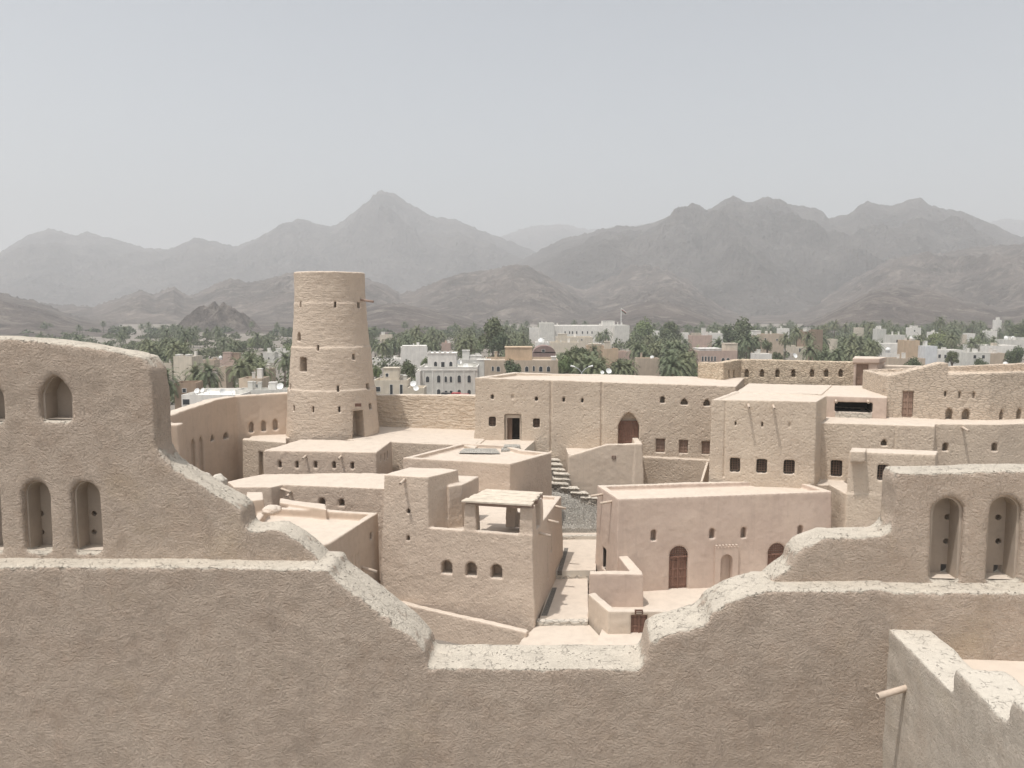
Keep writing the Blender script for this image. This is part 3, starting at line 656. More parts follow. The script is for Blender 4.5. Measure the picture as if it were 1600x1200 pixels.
structure_thing('rear_parapet', 'low smooth parapet continuing right from the kiosk behind the gate house', 'fort wall', rp, M['smooth'], .07, .04, .6, seed=141)
st2 = wall_run([Wl(1362, 66.3), Wl(1402, 66)], [-5.3, -5.3], .5, -8.2, .01)
structure_thing('stub_wall', 'short rubble wall with a rounded crown, right of the kiosk', 'fort wall', st2, M['stone'], .06, .04, .8, seed=142)

# ---- terrace at the foot of the tower
tr = box_solid([G(380, 688.5, -11.0), G(445, 689.5, -11.0), G(447, 684, -11.0), G(515, 682.5, -11.0), G(535, 686.5, -11.0), G(612, 690.5, -11.0), G(722, 695, -11.0), G(742, 700, -11.0), (-1.5, 71.5), (-12, 74.5), (-20.5, 70.5), (-22.3, 68.0)], -11.0, -17.5, .01)
tr['cuts'] = []
ss = box_solid([G(379, 687.5, -10.95), G(447, 692.5, -10.95), G(447, 686, -10.95), G(381, 685, -10.95)], -10.9, -17.5, .02)
op(ss, 0, 404.5, 706, 411.5, 752, 'rect', .8, 'doorway')
structure_thing('tower_terrace', 'pale raised terrace around the foot of the round tower, with a rough retaining wall', 'terrace', [tr, ss], M['rough'], .06, .04, .6, seed=151)
tt = MB(); tt.prism(offset_poly(tr['top'], -.35), CZ - 11.3, CZ - 10.985); tt.build('terrace_floor', M['pave'], bpy.data.objects['tower_terrace'], origin=bpy.data.objects['tower_terrace'].location)
# ---- house with five arched loopholes
Z = -10.8
b9 = box_solid([G(412, 703.5, Z), G(588, 706.5, Z), G(612, 688.5, Z), G(470, 686.5, Z)], Z, -17.0, .02)
for x, y in ((437.3, 725.5), (463.8, 726), (493, 726), (522, 726.5), (550.5, 727.5)): op(b9, 0, x - 2.6, y - 5, x + 2.6, y + 5.5, 'arch', .6)
for x, y in ((595, 712), (602, 709), (606, 706)): op(b9, 1, x - .8, y - 1, x + .8, y + 10, 'rect', .2)
structure_thing('loophole_house', 'flat-roofed mud house with five small arched loopholes and two spouts in front of the tower', 'fort building', [b9], M['house'], .07, .05, .6, seed=161, fine=.02,
    spouts=[(0, 0, 478, 711), (0, 0, 533, 711.5)])
# ---- court building with rubble on its roof
Z = -10.9
b10 = box_solid([G(630, 715, Z), G(797, 725, Z), G(862, 707, Z), G(818, 703, Z), G(790, 695, Z), G(722, 692, Z)], Z, -18.8, .012, (.42, .30))
structure_thing('parapet_house', 'square flat-roofed mud building with a low parapet, below the open square doorway', 'fort building', [b10], M['house'], .07, .05, .6, seed=171, fine=.02)
pv = MB(); pv.prism([G(722, 694.5, -11.15), G(790, 698, -11.15), G(818, 705, -11.15), (2.0, 66.5), (-2.8, 67.5), (-3.5, 64.5)], CZ - 12, CZ - 11.1)
tag(pv.build('terrace_paving', M['pave']), kind='structure')
# ---- long low roof
Z = -11.8
b11 = box_solid([G(366, 761, Z), G(424, 761, Z), G(441, 757, Z), G(606, 763.5, Z), G(608, 740, Z), G(535, 738.5, Z), G(411, 741, Z), G(355, 752, Z)], Z, -18, .012)
for x0, x1, y0, y1 in ((498, 508, 778.5, 792), (529, 538, 780, 791)): op(b11, 2, x0, y0, x1, y1, 'arch', .8)
structure_thing('low_range', 'long low mud building with two arched windows, left of the tall central house', 'fort building', [b11], M['house'], .07, .05, .6, seed=181, fine=.02,
    spouts=[(0, 2, 455, 768.5), (0, 1, 440, 763, dict(L=.9))])
# ---- near left building with the slanting side wall
Z = -12.4
b12 = box_solid([G(330, 905, Z), G(516, 848, Z), G(575, 810, Z), G(591, 800.5, Z), G(411, 790.5, Z)], Z, -18.5, .012, (.42, .5))
b12b = box_solid([G(437, 785, -12.2), G(510, 796, -12.2), G(508, 788, -12.2), G(438, 778, -12.2)], -12.2, -18, .0)
op(b12, 2, 578.5, 832, 582, 843, 'rect', .5); op(b12, 1, 557.5, 900, 561, 925, 'rect', .5, 'window', dark=True)
for x, y0, y1 in ((551, 868, 897), (557, 866, 893), (561, 864, 890)): op(b12, 1, x - .9, y0, x + .9, y1, 'rect', .1, 'cut')
gp = box_solid([G(383, 784, -11.6), G(412, 780, -11.6), G(410, 769, -11.6), G(386, 769, -11.6)], -11.6, -18, .03)
structure_thing('slanted_house', 'smooth ochre building with a sunken roof, left of the tall central house', 'fort building', [b12, b12b, gp], M['orange'], .07, .05, .6, seed=191,
    spouts=[(0, 1, 566, 885, dict(L=.9, drop=.25))])

# ================================================================ CENTRAL HOUSE
A0 = G(600, 742, -9.9); C1 = (1.16, 44.5)
ft = along(A0, C1, 1.0)
def fl(k, back=0.0):                         # along the house front, metres back from it
    p = along(A0, C1, k); dx, dy = C1[0] - A0[0], C1[1] - A0[1]; L = math.hypot(dx, dy); return (p[0] - dy / L * back, p[1] + dx / L * back)
BRh = G(877, 775, -13.15)
T2 = G(717, 733.5, -9.9); T3 = G(639, 729.5, -9.9)
u1, _ = onplane(668, 745, A0, C1); k1 = u1 / math.hypot(C1[0] - A0[0], C1[1] - A0[1])
h0 = box_solid([A0, fl(k1), T2, T3], -9.9, -19, .034)
hm = box_solid([fl(0.004, -.10), fl(1.003, -.10), BRh, (BRh[0] - 7.2, BRh[1] + 1.2), (A0[0] + 1.2, A0[1] + 6.5)], [-12.9, -12.9, -13.15, -13.1, -12.9], -19.2, .034, (.38, .22))
def ku(px, py=800): u, _ = onplane(px, py, A0, C1); return u / math.hypot(C1[0] - A0[0], C1[1] - A0[1])
p1 = box_solid([fl(ku(726.5)), fl(ku(742.5)), fl(ku(742), .75), fl(ku(727), .75)], -11.35, -13.2, .04)
p2 = box_solid([fl(ku(812.5)), fl(1.0), fl(1.0, .8), fl(ku(813), .8)], -11.35, -13.2, .03)
p3 = box_solid([fl(ku(776), 2.2), fl(ku(790), 2.2), fl(ku(790), 2.8), fl(ku(776), 2.8)], -11.35, -13.2, .02)
p4 = box_solid([fl(ku(815), 2.2), fl(1.0, 2.2), fl(1.0, 2.8), fl(ku(815), 2.8)], -11.35, -13.2, .02)
p5 = box_solid([fl(ku(790), 2.4), fl(ku(815), 2.4), fl(ku(815), 2.7), fl(ku(790), 2.7)], -12.35, -13.2, 0)
h3 = box_solid([G(700, 760, -10.7), G(722, 757, -10.7), G(748, 744.5, -10.7), G(712, 743, -10.7)], -10.7, -13.6, .01)
for x0, x1, y0, y1 in ((689.5, 706.5, 876, 897), (727.5, 744.5, 879, 900.5), (767, 784.5, 882, 904)): op(hm, 0, x0, y0, x1, y1, 'arch', .9)
op(h0, 0, 635.5, 795, 640.5, 802.5, 'ogive', .6); op(h0, 0, 635, 837, 640, 845, 'ogive', .6)
op(hm, 0, 635.5, 795, 640.5, 802.5, 'ogive', .7, 'cut'); op(hm, 0, 635, 837, 640, 845, 'ogive', .7, 'cut')
for x, y0, y1 in ((862, 822, 862), (857, 850, 905)): op(hm, 1, x - .7, y0, x + .7, y1, 'rect', .12, 'cut')
chr_, chl = structure_thing('central_house', 'tall mud house with three arched windows and a boarded roof canopy, beside the street', 'house', [h0, hm, p1, p2, p3, p4, p5, h3], M['house'], .055, .045, .7, seed=201, fine=.02,
    spouts=[(0, 0, 632, 748), (1, 1, 868, 790, dict(L=.7)), (1, 1, 856, 812, dict(L=.7)), (1, 1, 842, 832, dict(L=.7))])
# roof of weathered boards on beams over the corner terrace
q0, q1, q2, q3 = fl(ku(726) - .01, -.28), fl(.992, -.25), fl(.992, 2.95), fl(ku(737), 2.95)
nb = 9; rg = random.Random(4)
cp = MB()
for i in range(nb):
    a, b = i / nb, (i + 1) / nb - .004
    e0, e1 = rg.uniform(-.015, .02), rg.uniform(-.02, .02)
    P0, P1, P2, P3 = along(q0, q3, a), along(q1, q2, a), along(q1, q2, b), along(q0, q3, b)
    P0 = along(P0, P1, e0); P3 = along(P3, P2, e0); P1 = along(P1, P0, e1); P2 = along(P2, P3, e1); zz = CZ - 11.18 + rg.uniform(-.004, .004)
    cp.prism([P0, P1, P2, P3], zz, zz + .09)
cp.build('canopy_roof', M['mat'], chr_, origin=chl)
for k_ in (0.05, 1.3, 2.6):
    bm_ = MB(); a_, b_ = fl(ku(728), k_), fl(1.0, k_); c_, d_ = fl(1.0, k_ + .28), fl(ku(728), k_ + .28); bm_.prism([a_, b_, c_, d_], CZ - 11.42, CZ - 11.2); bm_.build('beam', M['beam'], chr_, origin=chl)

# low garden wall in front of the house
lw = wall_run([G(560, 925, -17.3), G(640, 946, -17.45), G(822, 988, -17.95)], [-17.3, -17.45, -17.95], .42, -21, .03)
structure_thing('retaining_wall', 'low sloping mud wall with a pale crown along the foot of the central house', 'garden wall', lw, M['house'], .06, .03, .8, seed=211)

# ================================================================ PINK HALL
Z = -12.0
mq = box_solid([G(966, 780, Z), G(1300, 768, Z), G(1241, 748.5, Z), G(933, 758, Z)], Z, -19, .012, (.45, .32))
for x0, x1, y0, y1 in ((1017, 1025.5, 828, 845.5), (1108.5, 1116.5, 825.5, 842), (1158, 1166, 824, 841), (1246.5, 1254.5, 821, 838)): op(mq, 0, x0, y0, x1, y1, 'arch', .5)
op(mq, 0, 1045, 853.5, 1074.5, 923, 'arch', .45, 'fandoor', doordepth=.24, doorh=2.2, dmat=M['redwood'])
op(mq, 0, 1198.5, 849, 1226.5, 918, 'arch', .45, 'fandoor', doordepth=.24, doorh=2.2, dmat=M['redwood'])
mo = op(mq, 0, 1124.5, 866, 1142, 921, 'arch', .35, 'recess')
op(mq, 3, 941, 857, 946, 889, 'rect', .4, 'window', dark=True)
mqr, mql = structure_thing('pink_hall', 'large pinkish mud hall with two fanlight doors and a moulded panel between them', 'fort building', [mq], M['pink'], .06, .04, .5, seed=221,
    spouts=[(0, 3, 941, 772, dict(L=.8, drop=.1)), (0, 3, 956, 783, dict(L=.8, drop=.1))])
A, B, t, n = facade(mq, 0, -16.2); pg = MB(); u0, zb_ = onplane(1115, 922, A, B); u1, _ = onplane(1151, 922, A, B); _, zt_ = onplane(1133, 854, A, B); um = mo['u']; w2 = mo['w'] / 2 + .03
uo = (mo['A'][0] - A[0]) * t[0] + (mo['A'][1] - A[1]) * t[1] + mo['u']; hh = mo['z0'] + mo['h'] + .03
pg.add(*prism_between(A, t, n, 0, 0, [(u0, zb_), (uo - w2, zb_), (uo - w2, zt_), (u0, zt_)], -.13, .05))
pg.add(*prism_between(A, t, n, 0, 0, [(uo + w2, zb_), (u1, zb_), (u1, zt_), (uo + w2, zt_)], -.13, .05))
arc = [(uo + w2 * math.cos(math.pi * k / 10), hh - w2 + w2 * math.sin(math.pi * k / 10)) for k in range(11)]
pg.add(*prism_between(A, t, n, 0, 0, [(uo - w2, zt_), (uo - w2, hh - w2)] + arc[::-1][1:-1] + [(uo + w2, hh - w2), (uo + w2, zt_)], -.128, .05))
for k in range(7):
    uu = u0 + (u1 - u0) * (k + .1) / 7; pg.add(*prism_between(A, t, n, 0, 0, [(uu, zt_), (uu + .13, zt_), (uu + .13, zt_ + .13), (uu, zt_ + .13)], -.16, .05))
pg.build('moulded_panel', M['pink'], mqr, origin=mql)
# courtyard floor and its walls
cf = MB(); cf.prism([G(930, 1010, -18.05), (9.0, 41.5), (24, 44.0), (24, 51.5), G(966, 922, -18.05)], CZ - 20, CZ - 18.02); tag(cf.build('courtyard_floor', M['pave']), kind='structure')
Z = -16.0
wa = box_solid([G(921, 896.5, Z), G(1005, 897.5, Z), G(1003, 892, Z), G(922, 892, Z)], Z, -19.5, .03)
wa2 = box_solid([G(922, 896, Z), G(1003, 896, Z), (G(975, 880, Z)[0] + .2, 49.8), (G(960, 880, Z)[0] - .3, 49.8)], -17.1, -19.5, 0)
wa3 = box_solid([G(985, 893, Z), G(1004, 893, Z), (G(975, 880, Z)[0] + .2, 49.8), (G(960, 880, Z)[0] + .2, 49.8)], [Z - .02, Z - .02, Z + .4, Z + .4], -19.5, 0)
structure_thing('entry_wall', 'upper smooth mud enclosure wall at the near left corner of the pink hall', 'garden wall', [wa, wa2, wa3], M['pink'], .05, .03, .8, smooth=3, seed=231)
Z = -16.75
P0 = G(951, 955.5, Z); P1 = G(1036, 955.5, Z); P2 = G(1066, 964, -17.05); P3 = G(1180, 968, -17.1)
wb = wall_run([P0, P1, P2, P3], [Z, Z, -17.05, -17.1], .42, -20.5, .02)
pb = G(919, 931, Z)
wb += [box_solid([pb, P0, (P0[0] + .42, P0[1] + .25), (pb[0] + .42, pb[1] + .25)], [Z + .12, Z, Z, Z + .12], -20.5, .03)]
dop = op(wb[0], 0, 985.5, 961.5, 1011.5, 1010.5, 'rect', .4, 'door', doordepth=.2, dmat=M['redwood'])
wr, wloc = structure_thing('door_wall', 'curving mud courtyard wall with a reddish wooden door, at the end of the street', 'garden wall', wb, M['smooth'], .05, .03, .8, smooth=3, seed=241)
A, B, t, n = facade(wb[0], 0, -17); u, z = onplane(998, 956, A, B)
s_ = MB(); s_.add(*prism_between(A, t, n, u, z, [(-.22, -.12), (.22, -.12), (.22, .12), (-.22, .12)], -.1, .05)); sb = s_.build('name_board', M['sign'], wr, origin=wloc)
s_ = MB()
for zz in (-.045, .045): s_.add(*prism_between(A, t, n, u, z + zz, [(-.15, -.015), (.15, -.015), (.15, .015), (-.15, .015)], -.108, -.098))
s_.build('lettering', M['signink'], sb, origin=wloc)

# ================================================================ STAIR WALL WITH SIGN
sA, sB, sC = G(888, 713, -11.86), G(948, 694.5, -10.87), G(1003, 693.5, -10.78)
sw2 = wall_run([sA, sB, sC], [-11.86, -10.87, -10.78], .45, -19, .012)
back = lambda p, d: (p[0], p[1] + d)
sw2 += [box_solid([(sC[0] - .5, sC[1] + .02), (sC[0] + .05, sC[1] + .02), (sC[0] + .2, sC[1] + 3.2), (sC[0] - .3, sC[1] + 3.2)], -10.8, -19, .05)]
sw2 += [box_solid([back(sA, .1), back(sB, .1), back(sC, .1), (sC[0] + .2, sC[1] + 3.3), (sA[0], sA[1] + 5.5)], -11.7, -19, 0)]
swr, swl = structure_thing('stair_wall', 'mud wall with a sloping crown in front of the pointed-arch door, carrying a small dark plate', 'stair wall', sw2, M['smooth'], .06, .04, .6, seed=251)
A, B, t, n = facade(sw2[1], 0, -10.5); u, z = onplane(959, 714.5, A, B); s_ = MB()
s_.add(*prism_between(A, t, n, u, z, [(-.16, -.13), (.16, -.13), (.16, .13), (-.16, .13)], -.08, .05)); sb = s_.build('name_board', M['sign'], swr, origin=swl)
s_ = MB()
for zz in (-.05, .045): s_.add(*prism_between(A, t, n, u, z + zz, [(-.11, -.018), (.11, -.018), (.11, .018), (-.11, .018)], -.088, -.078))
s_.build('lettering', M['signink'], sb, origin=swl)
dg = box_solid([G(1094, 752, -13.4), G(1098, 752, -13.4), on_line(1108, .05), on_line(1104, .05)], [-13.4, -13.4, -12.6, -12.6], -19, 0)
structure_thing('ramp_wall', 'thin slanting mud wall climbing towards the block with two spouts', 'garden wall', [dg], M['smooth'], .05, .02, .8, seed=261)

# ================================================================ STREET, STEPS, RUBBLE
def slabp(name, pix, zr, mat, th=1.2, kind='structure'):
    m = MB(); p = [G(x, y, zr) for x, y in pix]
    if poly_area(p) < 0: p = p[::-1]
    m.prism(p, CZ + zr - th, CZ + zr); return tag(m.build(name, mat), kind=kind)
slabp('street', [(780, 1060), (958, 1060), (946, 1004), (916, 971), (842, 974), (815, 1000)], -18.25, M['pave'])
slabp('street', [(842, 969.5), (919, 969.5), (918, 900), (866, 900)], -18.0, M['pave'])
slabp('street', [(862, 897.5), (930, 897.5), (930, 893), (864, 893)], -17.74, M['step'])
slabp('street', [(860, 892), (931, 891), (932, 838), (878, 838)], -17.45, M['pave'])
slabp('street', [(866, 838), (935, 838), (944, 822), (862, 822)], -17.2, M['pave'])
# stone edgings and drains
def block(name, label, cat, pix, zr, th, mat, group=None):
    m = MB(); p = [G(x, y, zr) for x, y in pix]
    if poly_area(p) < 0: p = p[::-1]
    loc = (sum(q[0] for q in p) / 4, sum(q[1] for q in p) / 4, CZ + zr - th); m.prism(p, CZ + zr - th, CZ + zr)
    return tag(m.build(name, mat, None, origin=loc), label, cat, group), loc
M['gravel'] = stone('dark_gravel', (0.20, 0.185, 0.165), (0.30, 0.275, 0.245), 14, .02, 1)
for pix, zr, lab in (([(871, 892), (878, 892), (888, 856), (882, 856)], -17.41, 'dark gravel drain strip along the upper street, by the house wall'),
                     ([(846, 961), (855, 961), (870, 918), (863, 918)], -17.96, 'dark gravel drain strip along the lower street, by the house wall')):
    o, l = block('drain_strip', lab, 'drain', pix, zr, .3, M['gravel'], 'drain strips beside the street'); o.location = l
def rough_block(name, label, cat, pts, z0, z1, mat, seed, group=None, vox=.06):
    loc = (sum(q[0] for q in pts) / len(pts), sum(q[1] for q in pts) / len(pts), z0)
    m = MB(); m.prism(pts, z0, z1); me = skin(m.mesh(), vox, .03, 1.3, 1, .03, 5, seed); o = link(name, shift(me, loc), mat); o.location = loc; return tag(o, label, cat, group)
for (x0, x1, y, zr, lab) in ((838, 919, 971, -17.98, 'lowest rough stone kerb across the street'), (862, 922, 899.5, -17.78, 'middle rough stone kerb across the street'), (864, 933, 838, -17.18, 'upper rough stone kerb across the street')):
    a, b = G(x0, y, zr), G(x1, y - .8, zr); rough_block('stone_kerb', lab, 'kerb', [a, b, (b[0], b[1] + .38), (a[0], a[1] + .38)], CZ + zr - .7, CZ + zr + .02, M['step'], 300 + x0, 'stone kerbs across the street')
steps = [(921, 777, -14.66, 28), (906, 769.5, -14.35, 28), (891, 762, -14.07, 30), (872, 755, -13.8, 34), (878, 748, -13.54, 28), (878, 740, -13.2, 26), (872, 733, -13.0, 24), (869, 725, -12.7, 22), (866, 718, -12.5, 20)]
names = ['lowest', 'second lowest', 'third lowest', 'wide fourth', 'fifth', 'sixth', 'seventh', 'eighth', 'topmost']
fl_ = thing('stone_stairs', 'flight of rough stone steps climbing from the rubble slope up beside the parapet house', 'stairs', (*G(895, 790, -15), CZ - 16.5))
for i, (x, y, zr, w) in enumerate(steps):
    a, b = G(x - w / 2, y, zr), G(x + w / 2, y + 1.2, zr)
    m = MB(); m.prism([a, b, (b[0] - .15, b[1] + .85), (a[0], a[1] + .85)], CZ + zr - .11, CZ + zr)
    me = skin(m.mesh(), .035, .03, 1.6, 1, .03, 5, 330 + i); so_ = link('step', shift(me, fl_.location), M['step'], fl_)
    m = MB(); m.prism([(a[0] + .05, a[1] + .08), (b[0] - .05, b[1] + .08), (b[0] - .2, b[1] + .8), (a[0] + .05, a[1] + .8)], CZ + zr - 1.4, CZ + zr - .09)
    me = skin(m.mesh(), .045, .06, 2.0, 1, .06, 6, 350 + i); link('step_base', shift(me, fl_.location), M['riser'], so_)
for i, (x, y, zr, w) in enumerate([(798, 702, -11.0, 30), (800, 697.5, -10.85, 26)]):
    a, b = G(x - w / 2, y, zr), G(x + w / 2, y, zr); rough_block('door_step', ('lower', 'upper')[i] + ' rubble step below the open square doorway', 'step', [a, b, (b[0], b[1] + 1.0), (a[0], a[1] + 1.0)], CZ + zr - .5, CZ + zr, M['ruble'], 350 + i, 'rubble steps at the square doorway')
def patch(name, c00, c10, c11, c01, nx, ny, amp, freq, mat, seed, bulge=0.0, skirt=0.0):
    v = []
    for j in range(ny + 1):
        for i in range(nx + 1):
            a, b = i / nx, j / ny
            v.append([sum(w * c[k] for w, c in (((1 - a) * (1 - b), c00), (a * (1 - b), c10), (a * b, c11), ((1 - a) * b, c01))) for k in range(3)])
    v = np.array(v); e = np.array([[min(1, 4 * min(i / nx, 1 - i / nx, j / ny, 1 - j / ny) + .15) for i in range(nx + 1)] for j in range(ny + 1)]).ravel()
    v[:, 2] += (amp * fbm(v * freq, 4, seed, .6, True) + bulge) * e
    v[:nx + 1, 2] -= skirt
    f = [(j * (nx + 1) + i, j * (nx + 1) + i + 1, (j + 1) * (nx + 1) + i + 1, (j + 1) * (nx + 1) + i) for j in range(ny) for i in range(nx)]
    return tag(link(name, mk(v, f, False), mat), kind='stuff')
patch('rubble_slope', W(850, 827, 59.9), W(948, 827, 59.9), W(950, 786, 60.9), W(842, 764, 61.9), 170, 120, .34, 3.4, M['ruble'], 5, .05, .7)
patch('roof_rubble', (*G(716, 707, -11.08), CZ - 11.12), (*G(782, 708, -11.08), CZ - 11.12), (*G(775, 700, -11.08), CZ - 11.12), (*G(725, 700, -11.08), CZ - 11.12), 60, 30, .06, 3, M['ruble'], 6, .05)
# two rounded stubs of wall just beyond the rampart's crown, and a cobbled knob
def mound(name, label, cat, c, rx, ry, rz, mat, seed):
    bm = bmesh.new(); bmesh.ops.create_icosphere(bm, subdivisions=4, radius=1); me = bpy.data.meshes.new('m'); bm.to_mesh(me); bm.free()
    n = len(me.vertices); co = np.empty(n * 3); me.vertices.foreach_get('co', co); co = co.reshape(-1, 3); co = co * (1 + .22 * fbm(co * 2 + seed, 3, seed))[:, None] * np.array([rx, ry, rz])
    me.vertices.foreach_set('co', co.ravel()); me.polygons.foreach_set('use_smooth', [True] * len(me.polygons)); me.update(); o = link(name, me, mat); o.location = c; return tag(o, label, cat)
mound('wall_stub', 'rounded pale mud hump just beyond the left slope of the rampart crown', 'wall stub', W(341, 756, 30), .30, .5, .36, M['fgpale'], 3)
mound('wall_stub', 'smaller rounded mud hump left of the other one beyond the rampart crown', 'wall stub', W(321, 752, 29), .26, .5, .30, M['fgpale'], 8)
mound('cobble_heap', 'small heap of cobbles left of the mud roofs, beyond the rampart', 'stones', W(424, 797, 46), .55, .6, .28, M['house'], 12)
# ================================================================ GROUND AND HILLS
def groundmat(name, a, b_, c_, scale=0.02, bd=0.3):
    m, nt, b = newmat(name); tc = nt.nodes.new('ShaderNodeTexCoord').outputs['Object']
    n1 = noise(nt, tc, scale, 8, 0.6); n2 = noise(nt, tc, scale * 9, 6, 0.7); n3 = noise(nt, stretch(nt, tc, (1, 1, .4)), scale * 3, 6, 0.65, 0.8)
    c = mixc(nt, ramp(nt, n1, 0.38, 0.62), a, b_); c = mixc(nt, mth(nt, 'MULTIPLY', ramp(nt, n3, 0.5, 0.68), 0.6), c, c_)
    c = mixc(nt, mth(nt, 'MULTIPLY', ramp(nt, n2, 0.5, 0.8), 0.5), c, dark(a, 0.55))
    bp = nt.nodes.new('ShaderNodeBump'); bp.inputs['Distance'].default_value = bd
    nt.links.new(mth(nt, 'ADD', n2, n3), bp.inputs['Height']); nt.links.new(bp.outputs[0], b.inputs['Normal']); nt.links.new(c, b.inputs['Base Color']); return m
M['sand'] = groundmat('dusty_plain', (0.21, 0.185, 0.16), (0.27, 0.24, 0.205), (0.17, 0.15, 0.13), .03, .1)
M['hill'] = groundmat('bare_rock', (0.100, 0.083, 0.074), (0.180, 0.148, 0.130), (0.40, 0.34, 0.29), .012, 10.0)
M['hillfar'] = groundmat('bare_far_rock', (0.115, 0.100, 0.092), (0.18, 0.158, 0.145), (0.25, 0.225, 0.20), .005, 30.0)
S = 14000
tag(link('ground', mk([(-S, -S, 0), (S, -S, 0), (S, S, 0), (-S, S, 0)], [(0, 1, 2, 3)]), M['sand']), kind='structure')
# the mound the fort stands on
def mound_z(x, y):
    kn = [(-5, -19.2), (42, -19.2), (46, -19.3), (54, -19.2), (62, -18.6), (66, -17.4), (70, -16.0), (76, -15.5), (84, -18), (110, -24.3)]
    z = np.interp(y, [k[0] for k in kn], [k[1] for k in kn]); fx = np.clip((np.abs(x - 4) - 42) / 30, 0, 1); return CZ + z * (1 - fx) - 24.3 * fx
xs = np.linspace(-72, 80, 77); ys = np.linspace(-5, 112, 79); v = []
for y in ys:
    for x in xs: v.append((x, y, float(mound_z(x, y))))
v = np.array(v); v[:, 2] += .12 * fbm(v * .5, 3, 4)
nx = len(xs); f = [(j * nx + i, j * nx + i + 1, (j + 1) * nx + i + 1, (j + 1) * nx + i) for j in range(len(ys) - 1) for i in range(nx - 1)]
tag(link('fort_hill', mk(v, f, True), M['sand']), kind='structure')

ridges = {  # photo skyline of each range, its depth, its width in depth
 'far_ridge': (5600, 1500, [(-300,400),(100,400),(500,395),(700,385),(780,373),(805,364),(830,358),(858,357),(872,353),(886,352),(905,358),(930,360),(945,357),(1000,352),(1020,349),(1100,360),(1400,352),(1500,348),(1532,351),(1556,347),(1575,350),(1600,350),(1650,358),(1900,380)], 'hillfar'),
 'peak_range': (3700, 1300, [(-300,420),(-120,410),(-30,402),(0,398),(8,396),(28,384),(55,368),(85,358),(100,361),(120,368),(130,369),(145,362),(162,369),(190,375),(230,388),(258,390),(268,391),(290,383),(312,375),(330,380),(355,383),(375,386),(400,376),(430,362),(452,354),(470,344),(490,348),(520,356),(545,342),(570,321),(586,311),(598,304),(608,302),(620,304),(633,313),(655,326),(680,340),(700,342),(712,344),(735,354),(757,364),(780,371),(830,392),(900,430),(1000,470),(1200,500),(1900,500)], 'hillfar'),
 'right_range': (2700, 1100, [(-300,480),(300,480),(600,470),(700,440),(780,425),(820,405),(850,388),(880,374),(910,366),(950,356),(965,353),(990,355),(1015,351),(1035,344),(1060,335),(1085,332),(1100,333),(1120,322),(1140,312),(1152,318),(1168,322),(1185,318),(1200,317),(1215,323),(1240,325),(1265,328),(1280,337),(1288,346),(1300,340),(1320,338),(1335,327),(1347,321),(1360,325),(1380,328),(1395,326),(1410,320),(1428,317),(1445,324),(1470,330),(1490,334),(1505,340),(1520,348),(1545,358),(1570,368),(1600,377),(1700,400),(1900,400)], 'hillfar'),
 'middle_hills': (1750, 620, [(-300,470),(0,470),(150,480),(225,455),(245,461),(262,452),(275,449),(290,462),(310,462),(340,446),(365,438),(395,444),(420,440),(450,430),(500,425),(560,434),(585,440),(605,448),(625,460),(650,455),(690,440),(720,434),(760,425),(800,414),(825,418),(850,432),(880,446),(910,455),(930,446),(960,432),(985,417),(1010,415),(1040,423),(1075,440),(1100,455),(1130,478),(1170,490),(1220,488),(1260,478),(1300,456),(1340,432),(1380,412),(1420,405),(1460,398),(1500,390),(1560,384),(1600,382),(1700,370),(1900,380)], 'hill'),
 'near_hills': (1150, 480, [(-300,440),(-80,452),(0,460),(20,463),(60,472),(90,484),(125,496),(160,503),(210,509),(250,512),(300,511),(330,503),(360,498),(420,500),(470,498),(520,492),(560,485),(600,475),(640,476),(680,486),(720,494),(760,505),(800,512),(860,510),(930,494),(980,478),(1020,470),(1060,476),(1100,492),(1140,512),(1180,520),(1230,516),(1280,496),(1330,470),(1360,455),(1400,448),(1450,452),(1500,470),(1560,480),(1600,472),(1700,450),(1900,440)], 'hill'),
}
